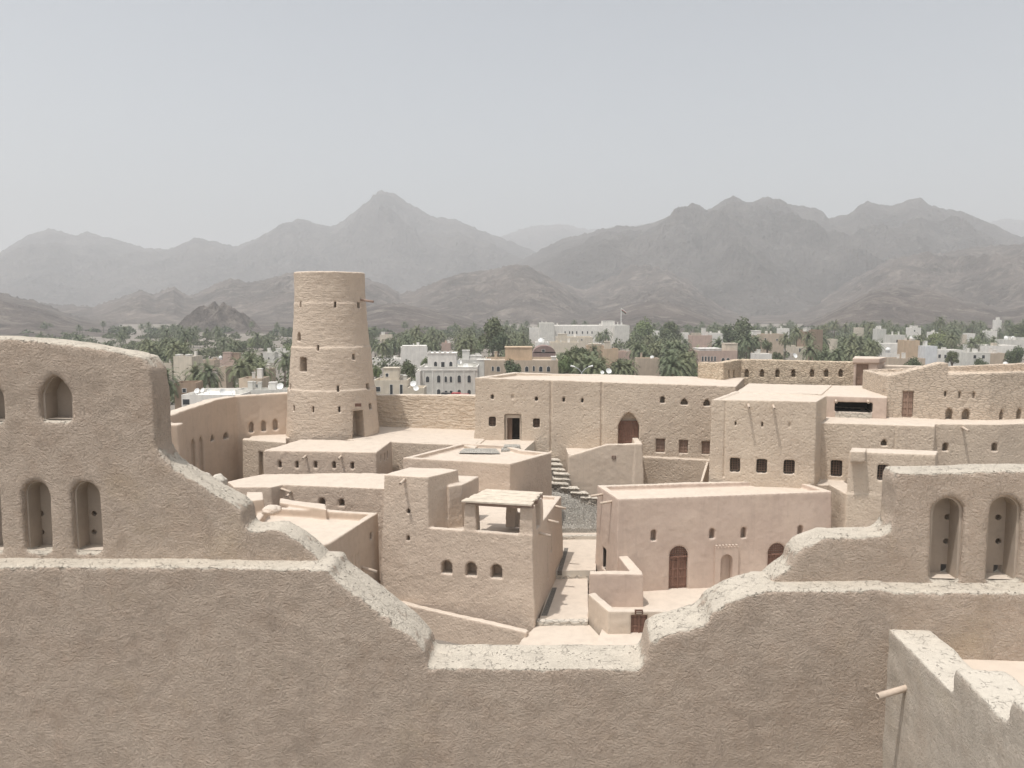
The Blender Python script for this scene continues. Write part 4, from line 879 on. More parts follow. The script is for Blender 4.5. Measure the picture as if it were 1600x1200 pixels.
for si, (nm, (Dm, Wd, line, mt)) in enumerate(ridges.items()):
    nxp, nyp = (1100, 130) if Dm < 2000 else (900, 100)
    px = np.linspace(-260, 1860, nxp); yl = np.interp(px, [p[0] for p in line], [p[1] for p in line])
    jn = np.stack([px / 9.0, np.full(nxp, 5.0 * si), np.zeros(nxp)], 1); jit = 3.0 * fbm(jn, 4, 140 + si, .6, True) * Dm / F * (1 if Dm > 2000 else 1.6)
    t = np.array([slope(y) for y in yl]); u = (px - 800) / F
    b = np.concatenate([np.linspace(-1, 0, int(nyp * .72), endpoint=False), np.linspace(0, .55, nyp - int(nyp * .72))])
    PX, BB = np.meshgrid(u, b); H, _ = np.meshgrid(CZ + t * Dm, b)
    wob = fbm(np.stack([PX.ravel() * 6, np.full(PX.size, 3.0 * si), np.zeros(PX.size)], 1), 3, 50 + si).reshape(PX.shape)
    Y = Dm + BB * Wd * (1 + .25 * wob); X = PX * Y
    prof_ = np.where(BB < 0, np.clip(1 + BB, 0, 1) ** 1.15, np.clip(1 - BB * 1.6, 0, 1))
    sc_ = Wd * .30
    P = np.stack([X.ravel() / sc_, Y.ravel() / sc_ * .55, np.full(X.size, 9.0 * si)], 1)
    P2 = P + .35 * np.stack([fbm(P * 1.1, 3, 71 + si), fbm(P * 1.1 + 40, 3, 72 + si), np.zeros(X.size)], 1)
    rn = fbm(P2, 7, 60 + si, .6, True).reshape(X.shape)
    env = (1.7 if Dm < 2000 else 1.4) * (prof_ * (1 - prof_)) ** .92
    Z = H * prof_ + H * rn * (.70 * env + .012) 
    Z += jit[None, :] * np.clip(1 - np.abs(BB + .03 * rn) / .09, 0, 1) ** 1.5
    # spurs reaching towards the plain
    sp = fbm(np.stack([PX.ravel() * Dm / (Wd * .35), np.full(X.size, 1.7 * si), np.zeros(X.size)], 1), 3, 80 + si, .5, True).reshape(X.shape)
    Z += H * sp * .30 * env
    Z = Z - 6 * (BB < -.97)
    v = np.stack([X.ravel(), Y.ravel(), np.maximum(Z, -3).ravel()], 1)
    f = [(j * nxp + i, j * nxp + i + 1, (j + 1) * nxp + i + 1, (j + 1) * nxp + i) for j in range(nyp - 1) for i in range(nxp - 1)]
    tag(link(nm, mk(v, f, False), M[mt]), kind='structure')
# craggy outcrop behind the palms at the left
cx, cyy = W(352, 540, 820)[:2]; n = 70; v = []
for j in range(n + 1):
    for i in range(n + 1):
        a, b = (i / n - .5) * 2, (j / n - .5) * 2; v.append((cx + a * 46, cyy + b * 36, 0))
v = np.array(v); a = (v[:, 0] - cx) / 46; b = (v[:, 1] - cyy) / 36; base = np.clip(1 - np.sqrt((a + .15) ** 2 + b ** 2), 0, 1)
v[:, 2] = base * 26 + base ** .5 * 16 * fbm(v * .05, 5, 5, .6, True) - 1
f = [(j * (n + 1) + i, j * (n + 1) + i + 1, (j + 1) * (n + 1) + i + 1, (j + 1) * (n + 1) + i) for j in range(n) for i in range(n)]
tag(link('rocky_outcrop', mk(v, f, False), M['hill']), kind='structure')

# ================================================================ TOWN
def wallmat(name, c): return plain(name, c, 0.9, 0.2, 0.9, 0.4, 0.0)
HC = {'white': wallmat('white_house_paint', (.76, .73, .68)), 'grey': wallmat('pale_grey_house_paint', (.64, .62, .57)), 'cream': wallmat('cream_house_paint', (.62, .55, .45)),
      'tan': wallmat('tan_house_paint', (.50, .41, .32)), 'orange': wallmat('ochre_house_paint', (.54, .41, .29)), 'pink': wallmat('pink_house_paint', (.52, .39, .33)),
      'brown': wallmat('brown_house_paint', (.36, .27, .20)), 'blue': wallmat('bluish_white_house_paint', (.68, .69, .70)), 'mauve': wallmat('mauve_brown_paint', (.28, .20, .18))}
M['plastic'] = plain('white_tank_plastic', (.78, .78, .76), .5, .05); M['metalgrey'] = plain('painted_grey_steel', (.55, .56, .56), .5, .1)
def wshape(x, z, w, h, arch): 
    return [(x + a, z + b) for a, b in shape('arch' if arch else 'rect', w, h, 6)]
def flatp(mb, pts, y0, y1):
    m = len(pts); mb.add([(a, y0, b) for a, b in pts] + [(a, y1, b) for a, b in pts], [tuple(range(m)), tuple(range(2 * m - 1, m - 1, -1))] + [(m + k, m + (k + 1) % m, (k + 1) % m, k) for k in range(m)])
def house(label, px0, px1, yt, d, mat, wins=(), pent=(), dep=None, rz=0.0, cren=False, group='houses of the town', extra=None, zmin=0.0, name='town_house', cat='house'):
    """wins: (px, y centre, width px, height px, arched) on the front; pent: (px0, px1, y top, mat) blocks on the roof"""
    x0, x1 = W(px0, 560, d)[0], W(px1, 560, d)[0]; zt = W((px0 + px1) / 2, yt, d)[2]; w = x1 - x0; dep = dep or max(6, w * .8)
    root = thing(name, label, cat, ((x0 + x1) / 2, d, zmin), rz, group); mt = HC[mat]; H = zt - zmin
    m = MB(); t_ = .22
    m.box(-w/2, w/2, 0, dep, 0, H - .55)
    for bx in ((-w/2, w/2, 0, t_), (-w/2, w/2, dep - t_, dep), (-w/2, -w/2 + t_, t_, dep - t_), (w/2 - t_, w/2, t_, dep - t_)): m.box(*bx, H - .55, H)
    if cren:
        k = int(w / 1.1)
        for i in range(k): xx = -w/2 + (i + .5) * w / k; m.box(xx - .26, xx + .26, .003, t_ - .003, H, H + .38)
    m.build('wall', mt, root)
    s = d / F
    def win(x, zc, ww, hh, arch, y=0.0, par=root):
        fr = MB(); flatp(fr, wshape(x, zc - hh/2 - .07, ww + .18, hh + .14, arch), y - .05, y + .02); fo = fr.build('window', HC['white'] if mat not in ('white',) else HC['grey'], par)
        pn = MB(); flatp(pn, wshape(x, zc - hh/2, ww, hh, arch), y - .065, y - .04); pn.build('pane', M['glass'], fo)
    for q in wins:
        px, py, ww, hh = q[:4]; win(W(px, py, d)[0] - (x0 + x1) / 2, W(px, py, d)[2] - zmin, max(.5, (ww - .8) * s), max(.7, (hh - .8) * s), len(q) > 4 and q[4])
    for q in pent:
        a, b, yy, pm = q[:4]; a = W(a, 560, d)[0] - (x0 + x1) / 2; b = W(b, 560, d)[0] - (x0 + x1) / 2; zz = W(px0, yy, d + 1)[2] - zmin; y0 = q[4] if len(q) > 4 else 1.0
        m = MB(); dd = min(dep - y0 - .3, max(2.0, (b - a) * .8)); m.box(a, b, y0, y0 + dd, H - .6, zz); m.box(a - .12, b + .12, y0 - .12, y0 + dd + .12, zz, zz + .16)
        if len(q) > 6 and q[6] == 'cren':
            for i in range(int((b - a) / 1.4)): m.box(a + .2 + i * 1.4, a + .9 + i * 1.4, y0 - .1, y0 + .12, zz + .16, zz + .75)
        up = m.build('upper_room', HC[pm], root)
        for wq in (q[5] if len(q) > 5 else ()):
            px, py, ww, hh = wq[:4]; win(W(px, py, d)[0] - (x0 + x1) / 2, W(px, py, d)[2] - zmin, max(.5, (ww - .8) * s), max(.7, (hh - .8) * s), len(wq) > 4, y0, up)
    cr_ = random.Random(int(px0 * 7 + d)); nn = 0 if w < 4 else cr_.randint(1, 3)
    for _ in range(nn):
        q = cr_.uniform(.5, 1.3); xx = cr_.uniform(-w/2 + 1, w/2 - 1); yy = cr_.uniform(dep * .55, max(dep * .56, dep - 1.6)); hh_ = cr_.uniform(.5, 1.7)
        m = MB(); m.box(xx - q/2, xx + q/2, yy, yy + q, H - .55, H + hh_); m.box(xx - q/2 - .06, xx + q/2 + .06, yy - .06, yy + q + .06, H + hh_, H + hh_ + .08); m.build('roof_box', HC[cr_.choice(['white', 'grey', mat])], root)
    return root, (x0 + x1) / 2, d, H
HS = []                                       # rectangles trees keep clear of: px0, px1, y top, y bottom, depth
def HH(label, px0, px1, yt, yb, d, mat, **k):
    HS.append((px0, px1, yt, yb, d)); return house(label, px0, px1, yt, d, mat, **k)
HH('small low tan house beside the end of the left merlon', 238, 268, 567, 580, 262, 'cream', dep=8)
HH('tall beige block house with two knobs on its roof, far left of the tower', 269, 301, 557, 578, 250, 'cream', pent=[(272, 279, 554.5, 'white', .3), (289, 296, 554.5, 'white', .3)], rz=-.2)
HH('pink house with a small pink roof room, behind the palms left of the tower', 338, 372, 562, 575, 330, 'pink', pent=[(347, 359, 551, 'pink'), (359, 370, 552.5, 'brown', 3)])
HH('low tan house right of the beige block, half hidden by palms', 314, 334, 563, 572, 300, 'tan')
HH('grey green house close left of the tower', 411, 429, 551, 565, 345, 'grey', wins=[(420, 560, 3, 4)])
HH('small white house between the grey green house and the tower', 428, 447, 549, 568, 365, 'white', pent=[(430, 437, 545, 'white')])
HH('low tan house behind the largest palm left of the tower', 396, 420, 577, 590, 215, 'tan', wins=[(404, 583, 3, 5), (411, 583, 3, 5)])
HH('low brown house between palms left of the tower', 340, 352, 574, 588, 215, 'tan')
HH('brown house with one small window, by the left end of the curved wall', 271, 304, 598.5, 632, 150, 'brown', wins=[(288, 610, 6, 5)], dep=5, rz=.12)
HH('flat-roofed pale house with an open porch behind the left end of the curved wall', 281, 372, 617, 640, 140, 'white', wins=[(291, 628, 11, 9)], dep=12)
HH('tan roof house with one dark door, directly left of the tower', 372, 408, 591.5, 612, 152, 'tan', wins=[(401.5, 605, 5.5, 10)], dep=5)
HH('low grey house whose roof shows above the curved wall next to the tower', 366, 450, 609, 620, 146, 'grey', dep=4)
# right of the tower
HH('long low white house with tiny merlons, right behind the tower', 576, 634, 561, 574, 330, 'white', cren=True, dep=12)
HH('white two-storey block standing over the low white house', 627, 668, 542.5, 570, 300, 'white', wins=[(635, 563, 2.5, 5)], pent=[(630, 667, 541, 'white')], rz=.15)
HH('cream villa with three dark openings, just right of the tower', 583, 636, 594, 618, 170, 'cream', wins=[(590.5, 608, 8, 8), (611.5, 608.5, 5, 16), (627, 608.5, 5, 16)], pent=[(597, 621, 576, 'cream', 1.5, [(603, 587, 5, 5)])], rz=0)
HH('white outbuilding beside the cream villa', 636, 662, 606, 618, 168, 'cream', dep=5)
wz = [(668, 592.5, 6, 10, 1), (685.5, 592, 6, 12, 1), (696.5, 592.5, 4.5, 10, 1), (704.5, 592.5, 4.5, 10, 1), (717.5, 592, 6, 12, 1), (733, 592, 6, 12, 1), (685.5, 612, 6, 9, 1), (697, 614, 5, 8), (705, 614, 5, 8), (717.5, 613, 6, 9, 1), (733, 613, 6, 9, 1)]
hr = HH('large white villa with rows of arched windows and a crenellated upper room', 655, 746, 573.5, 618, 215, 'grey', wins=wz,
   pent=[(667.5, 712, 552.5, 'white', 1.0, [(680, 569, 5.5, 8, 1), (691.5, 570, 6, 9), (704, 569, 5.5, 8, 1)], 'cren')], dep=13)
m = MB()
for px in (662, 676, 692, 711, 725, 741): x = W(px, 590, 215)[0] - hr[1]; m.box(x - .14, x + .14, -.12, .02, 0, hr[3] - 1.0)
m.box(-hr[1] + W(655, 590, 215)[0], -hr[1] + W(746, 590, 215)[0], -.14, .02, hr[3] - .95, hr[3] - .72); m.build('pilaster', HC['white'], hr[0])
HH('pale annex joined to the left of the large white villa', 649, 656, 580, 600, 213, 'white', dep=8)
HH('pale house rising behind the large white villa', 716, 756, 562, 585, 240, 'grey', pent=[(722, 733, 548, 'white'), (734, 752, 556, 'white')])
HH('long beige villa with arched windows seen over the long wing', 757, 872.5, 563, 584, 200, 'tan', wins=[(770, 576, 4, 8, 1), (778.5, 576.5, 6, 9, 1), (823, 576.5, 6, 9, 1), (834, 576, 3.4, 9, 1), (845, 576.5, 6, 9, 1), (857, 576.5, 6, 9, 1)],
   pent=[(789, 832, 544, 'orange', 3), (745, 766, 562.5, 'white', .5), (862, 869, 558, 'white', 1)], dep=14)
hb = HH('brown arched house front standing behind the long beige villa', 833, 868, 550, 563, 232, 'mauve', wins=[(849, 548, 5, 5)], dep=8)
m = MB(); L_ = (hb[1], hb[2]); pts = [(hb[1] * 0 + 3.2 * math.cos(math.pi * k / 14), hb[3] - .3 + 2.1 * math.sin(math.pi * k / 14)) for k in range(15)]; flatp(m, pts, 0.0, 8); m.build('barrel_roof', HC['mauve'], hb[0])
HH('house with a pale tank block on top, above the brown arched front', 837, 857, 535, 545, 262, 'white', dep=7)
# palace and around
hp = HH('long white palace with a row of small windows, at the far edge of the town', 865, 962, 509, 530, 520, 'white', wins=[(x, 519.5, 2.6, 5, 1) for x in (883, 890, 894.5, 901, 910, 918, 925)], pent=[(941, 960, 502, 'white')], dep=30)
HH('plain square white wing at the left end of the palace', 844, 866, 505, 530, 512, 'grey', dep=26)
HH('plain white wing at the right end of the palace', 960, 983, 508.5, 525, 512, 'grey', dep=30)
HH('low cream house in front of the palace', 870, 926, 527, 538, 440, 'cream', wins=[(909, 531, 3, 3)], pent=[(872, 886, 522, 'cream')])
HH('low cream house with a small white tower in front of the palace', 860, 905, 535, 542, 390, 'cream', pent=[(917 - 14, 904, 532, 'white')])
HH('small terracotta house among palms below the palace', 917, 944, 540, 552, 310, 'orange', pent=[(921, 940, 538, 'cream')])
HH('terracotta house with a cream turret among palms below the palace', 944, 966, 545, 560, 300, 'orange', pent=[(945, 954, 534, 'cream')])
HH('terracotta walled house right of the cream turret', 966, 990, 549, 558, 305, 'pink')
HH('low tan house with a white roof tank, right of the terracotta houses', 996, 1031, 560, 572, 262, 'tan')
HH('tiny white house on the skyline right of the palace', 1018, 1030, 517, 522, 560, 'white')
HH('pinkish house with a white stair tower, behind the palms', 1080, 1112, 524, 541, 400, 'pink', pent=[(1097, 1103, 513, 'white'), (1082, 1095, 521, 'cream')])
HH('white house right of the white stair tower', 1106, 1130, 520.5, 533, 430, 'white')
HH('pink and white villa with a colonnade, left end of the rubble battlement', 1091, 1153, 548, 566, 250, 'pink', wins=[(x, 560.5, 2.6, 8) for x in (1097, 1102, 1107, 1112, 1117)] + [(1130, 562, 6, 6, 1), (1138, 562, 6, 6, 1)],
   pent=[(1137, 1157, 537.5, 'cream', 2), (1092, 1128, 545, 'white', .4)], rz=.1)
HH('tan house with a white tank on its left shoulder, centre right of the town', 1183, 1224, 522, 548, 350, 'tan', wins=[(1196, 530, 3, 4), (1214, 531, 3, 4)], pent=[(1176, 1189, 517, 'white')])
HH('low white wall-like house right of two palms', 1181, 1206, 553, 566, 262, 'white')
HH('tiny white house on the skyline above the tan house', 1217, 1232, 513, 519, 520, 'white')
HH('little tan turret house with one dark window', 1246, 1259, 542.5, 560, 285, 'cream', wins=[(1249.5, 547, 3, 6)], dep=4)
HH('tall brown square house with a shaded right side, behind the palms', 1259, 1289, 515.5, 545, 350, 'brown', rz=.5, pent=[(1254, 1263, 512.5, 'white', .4)])
HH('pale house half hidden by palms, left of the grey-white house', 1370, 1383, 514, 526, 420, 'grey')
HH('grey-white two-storey house with a dark window right of the palms', 1388, 1413, 523.5, 552, 380, 'grey', wins=[(1402, 533, 4, 5)])
HH('low white house in front of the grey-white two-storey house', 1377, 1414, 537, 556, 360, 'white')
HH('ochre square house with a white tank on top', 1414, 1436, 532, 561, 285, 'orange', pent=[(1424, 1429, 529.5, 'white', .4)])
HH('ochre lower house joined right of the ochre square house', 1434, 1446, 544, 562, 287, 'orange')
HH('bluish white house front left of the long white house', 1445, 1464, 541, 563, 280, 'blue')
HH('long white house with two dark windows', 1464, 1507, 547, 563, 284, 'white', wins=[(1468, 556.5, 4.5, 6), (1477, 557, 4, 6), (1499.5, 552, 3, 5)])
HH('pale greenish house with two square windows and a tan side wall', 1510, 1547, 551, 563, 262, 'grey', wins=[(1523, 557.5, 5, 6), (1536.5, 557.5, 5, 6)], rz=.0)
HH('tan house joined to the right of the pale greenish house', 1547, 1573, 552, 565, 264, 'tan')
HH('white house with a long flat roof behind the pale greenish house', 1531, 1592, 540, 551, 340, 'white', pent=[(1553, 1559, 536.5, 'cream')])
HH('small white house on the far slope above the light green trees', 1421, 1437, 512, 521, 480, 'white', wins=[(1429, 517, 3, 3)], pent=[(1424, 1433, 509.5, 'white')])
HH('grey house with two white tanks at the right edge', 1568, 1600, 531, 545, 380, 'grey')
HH('white house at the very right edge below the grey house', 1590, 1625, 527, 545, 420, 'white')
HH('slim white tower house on the skyline near the right edge', 1554, 1562, 500, 512, 620, 'white', pent=[(1556, 1560, 496, 'white')], dep=5)
HH('small white house among palms at the far right', 1541, 1556, 517, 524, 520, 'white')
HH('low tan wall house right behind the gate house', 1397, 1446, 560, 572, 240, 'tan', dep=6)
HH('distant cream house right of the tower above the palms', 594, 612, 523, 530, 560, 'cream', pent=[(596, 601, 519, 'white')])
HH('distant pinkish house between palms behind the large white villa', 690, 704, 536, 545, 420, 'pink')
HH('distant white house left of the palace', 827, 845, 512, 520, 560, 'white')
hh_rng = random.Random(12); TINY = []
for i, (x, y, w, dd) in enumerate([(300, 548, 9, 420), (325, 553, 8, 400), (392, 546, 8, 460), (1150, 520, 9, 500), (1068, 520, 8, 520), (1340, 512, 8, 520), (1456, 519, 10, 520), (1500, 523, 9, 500), (1513, 521, 9, 520), (760, 540, 9, 460), (1235, 540, 10, 420), (1300, 530, 8, 430)]):
    r_ = HH('tiny pale house glimpsed between treetops', x, x + w, y, y + 5, dd, hh_rng.choice(['white', 'cream', 'white']), dep=8); TINY.append((r_[0], x, dd))
LM = [(285,250,'beige block house'),(355,330,'pink house'),(420,345,'grey green house'),(288,150,'brown house'),(390,152,'tan roof house'),(600,170,'cream villa'),(647,300,'white two-storey block'),(605,330,'low crenellated white house'),(700,215,'large white villa'),(815,200,'long beige villa'),(850,232,'brown arched front'),(770,300,'big feathery tree'),(905,520,'white palace'),(855,512,"palace's left wing"),(972,512,"palace's right wing"),(898,440,'low cream house before the palace'),(930,310,'small terracotta house'),(955,300,'cream turret'),(1013,262,'low tan house with a tank'),(1096,400,'pinkish stair-tower house'),(1120,250,'pink and white villa'),(1203,350,'tan house with a tank'),(1193,262,'low white wall-like house'),(1252,285,'tan turret house'),(1274,350,'brown square house'),(1400,380,'grey-white two-storey house'),(1425,285,'ochre square house'),(1485,284,'long white house'),(1530,262,'pale greenish house'),(1560,340,'long flat white roof'),(1429,480,'small white hillside house'),(1585,380,'grey house with two tanks'),(1558,620,'white tower house'),(240,262,'left merlon end'),(1330,420,'dense right-hand grove')]
REC = [] 
def place_words(px, d):
    q = min(LM, key=lambda l: abs(l[0] - px) + abs(l[1] - d) * .25); dx = px - q[0]
    rel = ('left of' if dx < 0 else 'right of') if abs(dx) > 11 else ('behind' if d > q[1] else 'in front of'); return rel + ' the ' + q[2]
for o_, x_, d_ in TINY: REC.append((o_, 'tiny pale house among far trees ' + place_words(x_, d_), x_, d_))
def settle():
    from collections import defaultdict
    g = defaultdict(list)
    for o, lab, px, d in REC: g[lab].append((px, o))
    nth = ['leftmost', 'second', 'third', 'fourth', 'fifth', 'sixth', 'seventh', 'eighth', 'ninth', 'tenth', 'eleventh', 'twelfth', 'thirteenth', 'fourteenth']
    for lab, L in g.items():
        L.sort(key=lambda q: q[0])
        for i, (px, o) in enumerate(L): o['label'] = lab if len(L) == 1 else (nth[min(i, 13)] + (' from left, ' if i else ' ') + lab)
# tanks, dishes, flag, lamp, cars
def tank(label, px, py, wpx, d):
    w = wpx * d / F / 2; x, y, z = W(px, py, d); h = w * 1.8; t = thing('water_tank', label, 'water tank', (x, y + 1.2, z - h), group='white water tanks on the roofs')
    m = MB(); m.tube((0, 0, 0), (0, 0, h), w, w, 16); m.tube((0, 0, h), (0, 0, h + w * .3), w, w * .35, 16); m.build('tank_body', M['plastic'], t, True)
    MB().tube((0, 0, h + w * .3), (0, 0, h + w * .42), w * .35, w * .35, 10).build('lid', M['metalgrey'], t)
    m = MB(); 
    m.box(-w, w, -w, w, -.25, -.003); m.build('stand', M['metalgrey'], t)
for lab, px, py, w, d in (('white tank on the roof of the pink house left of the tower', 343, 557, 5, 330), ('white tank on the roof of the tan house next to the tower', 420, 603, 8, 149), ('white tank on the cream villa right of the tower', 617, 586, 8, 173),
    ('squat white tank above the brown arched front', 846, 530, 10, 266), ('white tank on the low tan house right of the terracotta houses', 1020, 557, 6, 264), ('white tank in front of the grey-white house', 1390, 544, 7, 300),
    ('left white tank of the pair at the right edge', 1574.5, 526, 6, 384), ('right white tank of the pair at the right edge', 1585, 526.5, 6, 386), ('single white tank just over the rear parapet at the right', 1577, 567, 6.5, 150), ('small white tank on the ochre square house', 1426, 526.5, 4, 288)):
    tank(lab, px, py, w, d)
def dish(label, px, py, wpx, d, az=0.3):
    r = wpx * d / F / 2; x, y, z = W(px, py, d); t = thing('satellite_dish', label, 'satellite dish', (x, y, z - r * 1.3), az, 'satellite dishes on the roofs')
    m = MB(); v = [(0, .12 * r, r * 1.3)]; f = []; nr, ns = 4, 20; til = .5
    for j in range(1, nr + 1):
        rr = r * j / nr
        for k in range(ns):
            a = 2 * math.pi * k / ns; X_, Z_, Y_ = rr * math.cos(a), rr * math.sin(a), -.35 * rr * rr / r; v.append((X_, .12 * r + Y_ * math.cos(til) + Z_ * math.sin(til), r * 1.3 + Z_ * math.cos(til) - Y_ * math.sin(til)))
    for k in range(ns): f.append((0, 1 + (k + 1) % ns, 1 + k))
    for j in range(nr - 1):
        for k in range(ns): a, b = 1 + j * ns, 1 + (j + 1) * ns; f.append((a + k, a + (k + 1) % ns, b + (k + 1) % ns, b + k))
    link('reflector', mk(v, f, True), M['plastic'], t)
    MB().tube((0, .2 * r, 0), (0, .25 * r, r * 1.2), .05, .05, 8).build('mast', M['metalgrey'], t)
    MB().tube((0, .1 * r, r * .9), (0, -r * .9, r * 1.55), .025, .03, 6).build('receiver_arm', M['metalgrey'], t)
for lab, px, py, w, d in (('large pale satellite dish beside the lamp behind the long wing', 951, 580, 9, 130), ('smaller pale dish left of the large one behind the long wing', 941, 582, 6, 131), ('satellite dish on a roof right of the pink and white villa', 1242, 556, 8, 262),
    ('leftmost dish on the pale porch house', 308, 611, 9, 141), ('second dish on the pale porch house, tilted behind the first', 317, 610, 8, 143), ('third dish on the pale porch house', 327, 611, 7, 141.5), ('wide dish left of centre on the pale porch house roof', 348, 613, 10, 141), ('dish on the roof closest to the tan roof house', 363, 612, 7, 142.5),
    ('dome-like dish next to the tower on the left', 438, 604, 11, 148), ('white dish in the yard of the cream villa', 646, 600, 10, 167), ('lower white dish in the yard of the cream villa', 650, 607, 9, 166), ('dish at the right end of the large white villa roof', 728, 572, 9, 217), ('dish left of centre behind the villa upper room', 718, 566, 8, 220)):
    dish(lab, px, py, w, d, hh_rng.uniform(-.5, .6))
x, y, z = W(977.5, 481, 500); fp_ = thing('flagpole', 'tall white flagpole with a small dark flag, behind the right wing of the palace', 'flagpole', (x, y + 20, 0))
MB().tube((0, 0, 0), (0, 0, z), .28, .16, 10).build('pole', M['plastic'], fp_)
M['flagred'] = plain('flag_red_cloth', (.30, .04, .04), .8, .1); M['flaggreen'] = plain('flag_green_cloth', (.03, .12, .06), .8, .1)
for mt, a, b in ((HC['white'], 0, 1.0), (M['flagred'], 1.0, 2.0), (M['flaggreen'], 2.0, 3.0)):
    v = []; f = []
    for k in range(11):
        X_ = .2 + k * .30; yy = .3 * math.sin(k * .9); dz = -.22 * k; v += [(X_, yy, z - .3 - a * .6 + dz), (X_, yy, z - .3 - b * .6 + dz)]
    for k in range(10): f.append((2 * k, 2 * k + 2, 2 * k + 3, 2 * k + 1))
    link('flag_stripe', mk(v, f, True), mt, fp_)
x, y, z = W(909, 572, 125); lp = thing('street_lamp', 'double-armed pale street lamp rising behind the long wing', 'street lamp', (x, y, 0))
MB().tube((0, 0, 0), (0, 0, z - 1.0), .12, .07, 10).build('pole', M['metalgrey'], lp)
for s_ in (-1, 1):
    MB().tube((0, 0, z - 1.05), (s_ * .5, 0, z - .45), .05, .05, 8).tube((s_ * .5, 0, z - .45), (s_ * 1.15, 0, z - .1), .05, .04, 8).build('arm', M['metalgrey'], lp)
    h_ = MB(); h_.tube((s_ * 1.05, 0, z - .12), (s_ * 1.75, 0, z + .03), .10, .15, 10); h_.build('lamp_head', M['plastic'], lp)
def car(label, px, d, col):
    m0, nt, b = newmat('car_paint'); b.inputs['Base Color'].default_value = (*col, 1); b.inputs['Roughness'].default_value = .3; b.inputs['Specular IOR Level'].default_value = .5
    x, y, _ = W(px, 600, d); t = thing('parked_car', label, 'car', (x, y, 0), 0, 'cars parked before the white villa'); bm = bmesh.new()
    prof = [(-2.2, .35), (2.2, .35), (2.25, .8), (1.9, .98), (1.0, 1.05), (.45, 1.75), (-1.7, 1.78), (-2.1, 1.1), (-2.25, .8)]
    m = MB(); flatp(m, prof, -.88, .88); o = m.build('body', m0, t); md = o.modifiers.new('b', 'BEVEL'); md.width = .08; md.segments = 2
    for sgn in (-1, 1):
        w_ = MB(); flatp(w_, [(-1.55, 1.12), (.6, 1.12), (.3, 1.6), (-1.4, 1.62)], sgn * .885 - .01, sgn * .885 + .01); w_.build('side_window', M['glass'], t)
        for xx in (-1.35, 1.4): MB().tube((xx, sgn * .9, .34), (xx, sgn * .68, .34), .34, .34, 16).build('wheel', M['iron'], t)
car('black car parked before the large white villa', 700, 208, (.02, .02, .022)); car('red car parked before the large white villa', 716.5, 208, (.45, .03, .04)); car('second red car, at the right end of the row before the villa', 729, 205, (.40, .035, .05))

# ================================================================ TREES
def leafmat(name, c, c2):
    m, nt, b = newmat(name); tc = nt.nodes.new('ShaderNodeTexCoord').outputs['Object']; oi = nt.nodes.new('ShaderNodeObjectInfo')
    c_ = mixc(nt, ramp(nt, noise(nt, tc, 1.3, 3), .35, .65), c, c2); c_ = mixc(nt, mth(nt, 'MULTIPLY', oi.outputs['Random'], .5), c_, (c2[0] * 1.25, c2[1] * 1.05, c2[2] * .9))
    nt.links.new(c_, b.inputs['Base Color']); b.inputs['Roughness'].default_value = .6; return m
M['frond'] = leafmat('palm_fronds', (.105, .130, .075), (.165, .190, .115)); M['deadfrond'] = leafmat('dry_palm_fronds', (.22, .17, .11), (.30, .24, .16))
M['leafd'] = leafmat('dark_tree_leaves', (.080, .105, .058), (.125, .150, .085)); M['leafl'] = leafmat('light_tree_leaves', (.13, .175, .075), (.18, .22, .105))
M['bark'] = plain('bark', (.17, .13, .10), .95, .3, 4, .4, .03)
def palm_crown(seed, n=50, L=3.9):
    r = random.Random(seed); V = []; Fc = []
    for i in range(n):
        az = i * 2.39996 + r.uniform(-.2, .2); k = i / n; el = R(78) - k * R(118) + r.uniform(-.12, .12); ln = L * r.uniform(.82, 1.08); seg = 7
        p = Vector((0, 0, 0)); d = Vector((math.cos(az) * math.cos(el), math.sin(az) * math.cos(el), math.sin(el))); side = Vector((-math.sin(az), math.cos(az), 0)); pts = [p.copy()]
        for s in range(seg):
            p = p + d * (ln / seg); d = (d + Vector((0, 0, -.20 - .05 * s))).normalized(); pts.append(p.copy())
        for s in range(seg):
            a, b = pts[s], pts[s + 1]; dr = (b - a).normalized(); up = side.cross(dr)
            for h in range(3):
                q = a.lerp(b, h / 3); w = (.80 if s > 0 else .3) * (1 - .45 * (s / seg)) * r.uniform(.8, 1.1)
                for sg in (-1, 1):
                    tip = q + side * sg * w + dr * w * .65 + up * (-.18 * w + r.uniform(-.05, .05)); n0 = len(V)
                    V += [q, q + dr * (ln / seg / 3 * .9), tip]; Fc.append((n0, n0 + 1, n0 + 2))
    return mk(V, Fc)
def blob_crown(seed, rx, rz, blobs, leaves, size):
    r = random.Random(seed); V = []; Fc = []; cs = []
    for _ in range(blobs):
        a = r.uniform(0, 6.283); e = r.uniform(-.5, 1); q = r.uniform(.3, .8); cs.append((Vector((math.cos(a) * rx * q * math.cos(e), math.sin(a) * rx * q * math.cos(e), rz * (.1 + .75 * e))), r.uniform(.28, .52) * rx))
    for i in range(leaves):
        c, rad = cs[i % len(cs)]; d = Vector((r.gauss(0, 1), r.gauss(0, 1), r.gauss(0, 1))).normalized(); p = c + d * rad * (r.random() ** .35) * Vector((1, 1, .85)).length / 1.65
        nn = (d + Vector((r.gauss(0, .6), r.gauss(0, .6), r.gauss(0, .6) + .4))).normalized(); a = nn.orthogonal().normalized(); b = nn.cross(a); t = r.uniform(0, 6.28); a, b = a * math.cos(t) + b * math.sin(t), b * math.cos(t) - a * math.sin(t)
        s = size * r.uniform(.6, 1.3); n0 = len(V); V += [p - a * s, p + b * s * .5, p + a * s, p - b * s * .5]; Fc.append((n0, n0 + 1, n0 + 2, n0 + 3))
    return mk(V, Fc)
